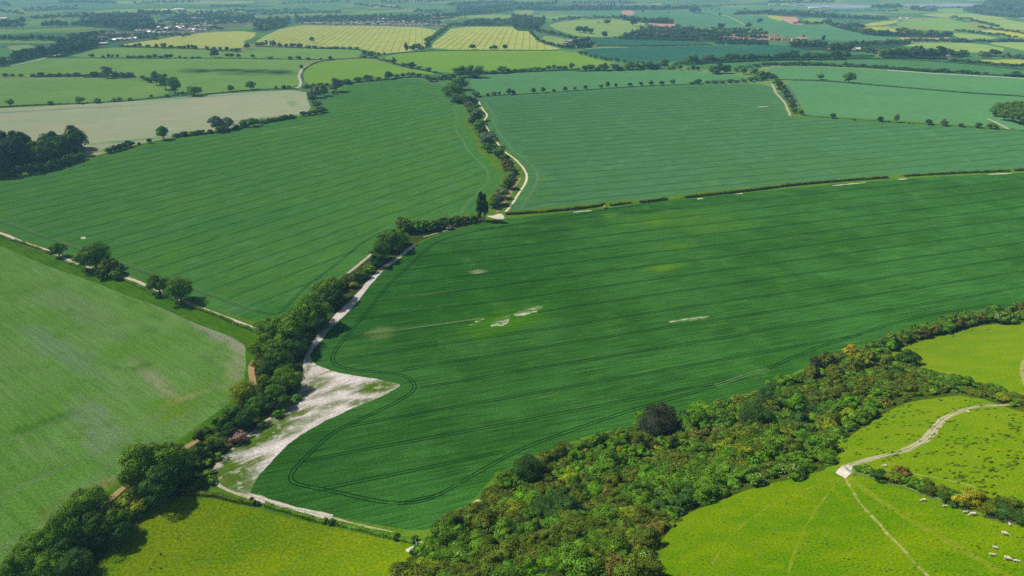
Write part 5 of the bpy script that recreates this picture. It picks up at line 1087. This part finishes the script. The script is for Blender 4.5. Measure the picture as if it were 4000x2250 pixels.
# ------------------------------------------------------------------ gates, pole, board
STEEL = plain_mat('galvanised_steel', (.50, .52, .53, 1), .45, .15, 4.0, .6); WOOD = plain_mat('weathered_wood', (.24, .20, .16, 1), .9, .3, 5.0)
def bar(bm, a, b, r, n=8):
    a, b = Vector(a), Vector(b); ax = (b-a).normalized(); u = ax.orthogonal().normalized(); v = ax.cross(u)
    A_ = [bm.verts.new(a+(u*math.cos(k*6.2832/n)+v*math.sin(k*6.2832/n))*r) for k in range(n)]; B_ = [bm.verts.new(b+(u*math.cos(k*6.2832/n)+v*math.sin(k*6.2832/n))*r) for k in range(n)]
    for k in range(n): bm.faces.new((A_[k], A_[(k+1) % n], B_[(k+1) % n], B_[k]))
    bm.faces.new(A_[::-1]); bm.faces.new(B_)
def bars(name, L, r, mat, par):
    bm = bmesh.new()
    for a, b in L: bar(bm, a, b, r)
    me = bpy.data.meshes.new(name); bm.to_mesh(me); bm.free(); return obj(name, me, mat, par)
def gate(A_, B_, label, swing, h=1.25):
    a, _ = hit(*A_); b, _ = hit(*B_); d = (b-a); L = d.to_2d().length
    e = empty('field_gate', a, math.atan2(d.y, d.x)); tag(e, uniq(label), 'gate', 'field gates')
    dz = b.z-a.z
    f = lambda x, z: (x, 0, z+dz*x/L)
    bars('gate_frame', [(f(.2, .25), f(L-.2, .25)), (f(.2, h), f(L-.2, h)), (f(.2, .25), f(.2, h)), (f(L-.2, .25), f(L-.2, h)), (f(.2, .25), f(L/2, h)), (f(L/2, h), f(L-.2, .25))], .045, STEEL, e)
    for k in range(1, 6): bars('rail', [(f(.2, .25+(h-.25)*k/6), f(L-.2, .25+(h-.25)*k/6))], .03, STEEL, e)
    for x in (0, L): bars('gate_post', [((x, 0, dz*x/L-.2), (x, 0, dz*x/L+1.55))], .09, WOOD, e)
    return e
gate((1045, 1362), (1054, 1389), 'grey metal gate standing at the white stones by the lower scrub', 0)
gate((2124, 1178), (2146, 1196), 'grey metal gate swung open beside the trodden chalk on the hill', 0)
gate((762, 173.5), (767, 172.5), 'distant gate at the bend of the lane between the meadows', 0)
p, t = hit(2567/DS, 2140/DS); e = empty('wooden_pole', p); tag(e, 'thin pale wooden pole at the pasture edge of the lower scrub', 'pole')
bars('shaft', [((0, 0, -.2), (0, 0, 3.6))], .07, WOOD, e); bars('crosspiece', [((-.35, 0, 3.3), (.35, 0, 3.3))], .04, WOOD, e)
p, t = hit(461, 757); e = empty('notice_board', p, .2); tag(e, 'white notice board under the right touching tree on the track', 'sign')
obj('panel', boxes('panel', [(-.7, .7, -.03, .03, .7, 1.5)]), WALLS['white'], e)
for x in (-.6, .6): obj('post', boxes('post', [(x-.05, x+.05, .032, .12, -.1, 1.55)]), WOOD, e)
# fence along the top of the low pasture hedge and below the hill hedge
def fence(pts, label):
    lw = resample(line_world([tuple(map(float, q.split(','))) for q in pts.split()], True, 6), 3.2)
    e = empty('wire_fence', lw[0]); tag(e, uniq(label), 'fence', 'wire fences'); o = lw[0]
    for p in lw: bars('fence_post', [(p-o-Vector((0, 0, .2)), p-o+Vector((0, 0, 1.25)))], .06, WOOD, e)
    w = bars('wire', [(a-o+Vector((0, 0, z)), b-o+Vector((0, 0, z))) for a, b in zip(lw, lw[1:]) for z in (.35, .75, 1.12)], .012, STEEL, e)
fence('2150,1192 2215,1214 2270,1228 2330,1250 2400,1276 2450,1295 2510,1313 2576,1324', 'wire fence on wooden posts below the hill hedge')
fence('1640,1449 1648,1420 1655,1400 1670,1365', 'short wire fence at the pasture edge of the lower scrub')

# ------------------------------------------------------------------ light, air, camera
SUN_EL, SUN_AZ = 48, -70          # sun stands left of the view and a little beyond it
sd = Vector((math.sin(math.radians(SUN_AZ))*math.cos(math.radians(SUN_EL)), math.cos(math.radians(SUN_AZ))*math.cos(math.radians(SUN_EL)), math.sin(math.radians(SUN_EL))))
li = bpy.data.lights.new('sun', 'SUN'); li.energy = 5.0; li.angle = math.radians(.5); li.color = (1, .955, .88)
lo = bpy.data.objects.new('sun', li); COL.objects.link(lo); lo.rotation_euler = (-sd).to_track_quat('-Z', 'Y').to_euler(); lo.location = (0, 0, 2000)
wd = bpy.data.worlds.new('World'); S.world = wd; wd.use_nodes = True; nt = wd.node_tree
sk = nt.nodes.new('ShaderNodeTexSky'); sk.sky_type = 'NISHITA'; sk.sun_disc = False
sk.sun_elevation = math.radians(SUN_EL); sk.sun_rotation = math.radians(SUN_AZ % 360)
bg = nt.nodes['Background']; bg.inputs[1].default_value = .05; nt.links.new(sk.outputs[0], bg.inputs[0])

HAZE = 1.0e-4
bm = bmesh.new(); bmesh.ops.create_cube(bm, size=1.0); me = bpy.data.meshes.new('haze'); bm.to_mesh(me); bm.free()
hz = obj('haze', me); hz.scale = (26400, 16600, 360); hz.location = (0, 7550, 62)
m = bpy.data.materials.new('haze_air'); m.use_nodes = True; nt = m.node_tree; nt.nodes.clear()
o = nt.nodes.new('ShaderNodeOutputMaterial'); pv = nt.nodes.new('ShaderNodeVolumePrincipled')
pv.inputs['Color'].default_value = (.30, .60, 1.0, 1); pv.inputs['Absorption Color'].default_value = (.6, .6, .6, 1); pv.inputs['Density'].default_value = HAZE; pv.inputs['Anisotropy'].default_value = 0.0
nt.links.new(pv.outputs[0], o.inputs['Volume']); me.materials.append(m); tag(hz, kind='stuff')

cam = bpy.data.cameras.new('camera'); cam.sensor_width = 36; cam.lens = 36*F/4000; cam.clip_end = 40000; cam.clip_start = 1
co = bpy.data.objects.new('camera', cam); COL.objects.link(co); co.location = (0, 0, CAMZ); co.rotation_euler = (math.pi/2-PITCH, 0, 0)
S.camera = co
S.view_settings.view_transform = 'Standard'; S.view_settings.look = 'None'; S.view_settings.gamma = 1; S.view_settings.exposure = 0.06
# a small fair-weather cloud high above the haze, out of frame: its soft shade lies on the far left meadow
tp = hit(585, 180)[0]; cp = tp + sd*1900
bm = bmesh.new(); rr = random.Random(4)
for k in range(26):
    a = rr.uniform(0, 6.28); q = rr.random()**.5
    bmesh.ops.create_icosphere(bm, subdivisions=2, radius=rr.uniform(16, 34), matrix=Matrix.Translation((150*q*math.cos(a), 60*q*math.sin(a), rr.uniform(-8, 26))))
me = bpy.data.meshes.new('cloud'); bm.to_mesh(me); bm.free(); oc = obj('cloud', me, loc=cp); tag(oc, kind='structure')
m = bpy.data.materials.new('cloud_vapour'); m.use_nodes = True; nt = m.node_tree; nt.nodes.clear(); b = NB(nt); o = b.n('OutputMaterial')
dd = b.n('BsdfDiffuse'); dd.inputs[0].default_value = (.9, .9, .9, 1); tr = b.n('BsdfTransparent'); mx = b.n('MixShader'); mx.inputs[0].default_value = .12
nt.links.new(tr.outputs[0], mx.inputs[1]); nt.links.new(dd.outputs[0], mx.inputs[2]); nt.links.new(mx.outputs[0], o.inputs[0]); me.materials.append(m)
S.cycles.use_denoising = False; S.cycles.max_bounces = 5; S.cycles.diffuse_bounces = 2; S.cycles.transmission_bounces = 3; S.cycles.volume_bounces = 1
S.cycles.caustics_reflective = False; S.cycles.caustics_refractive = False
S.render.resolution_x = 1024; S.render.resolution_y = 576
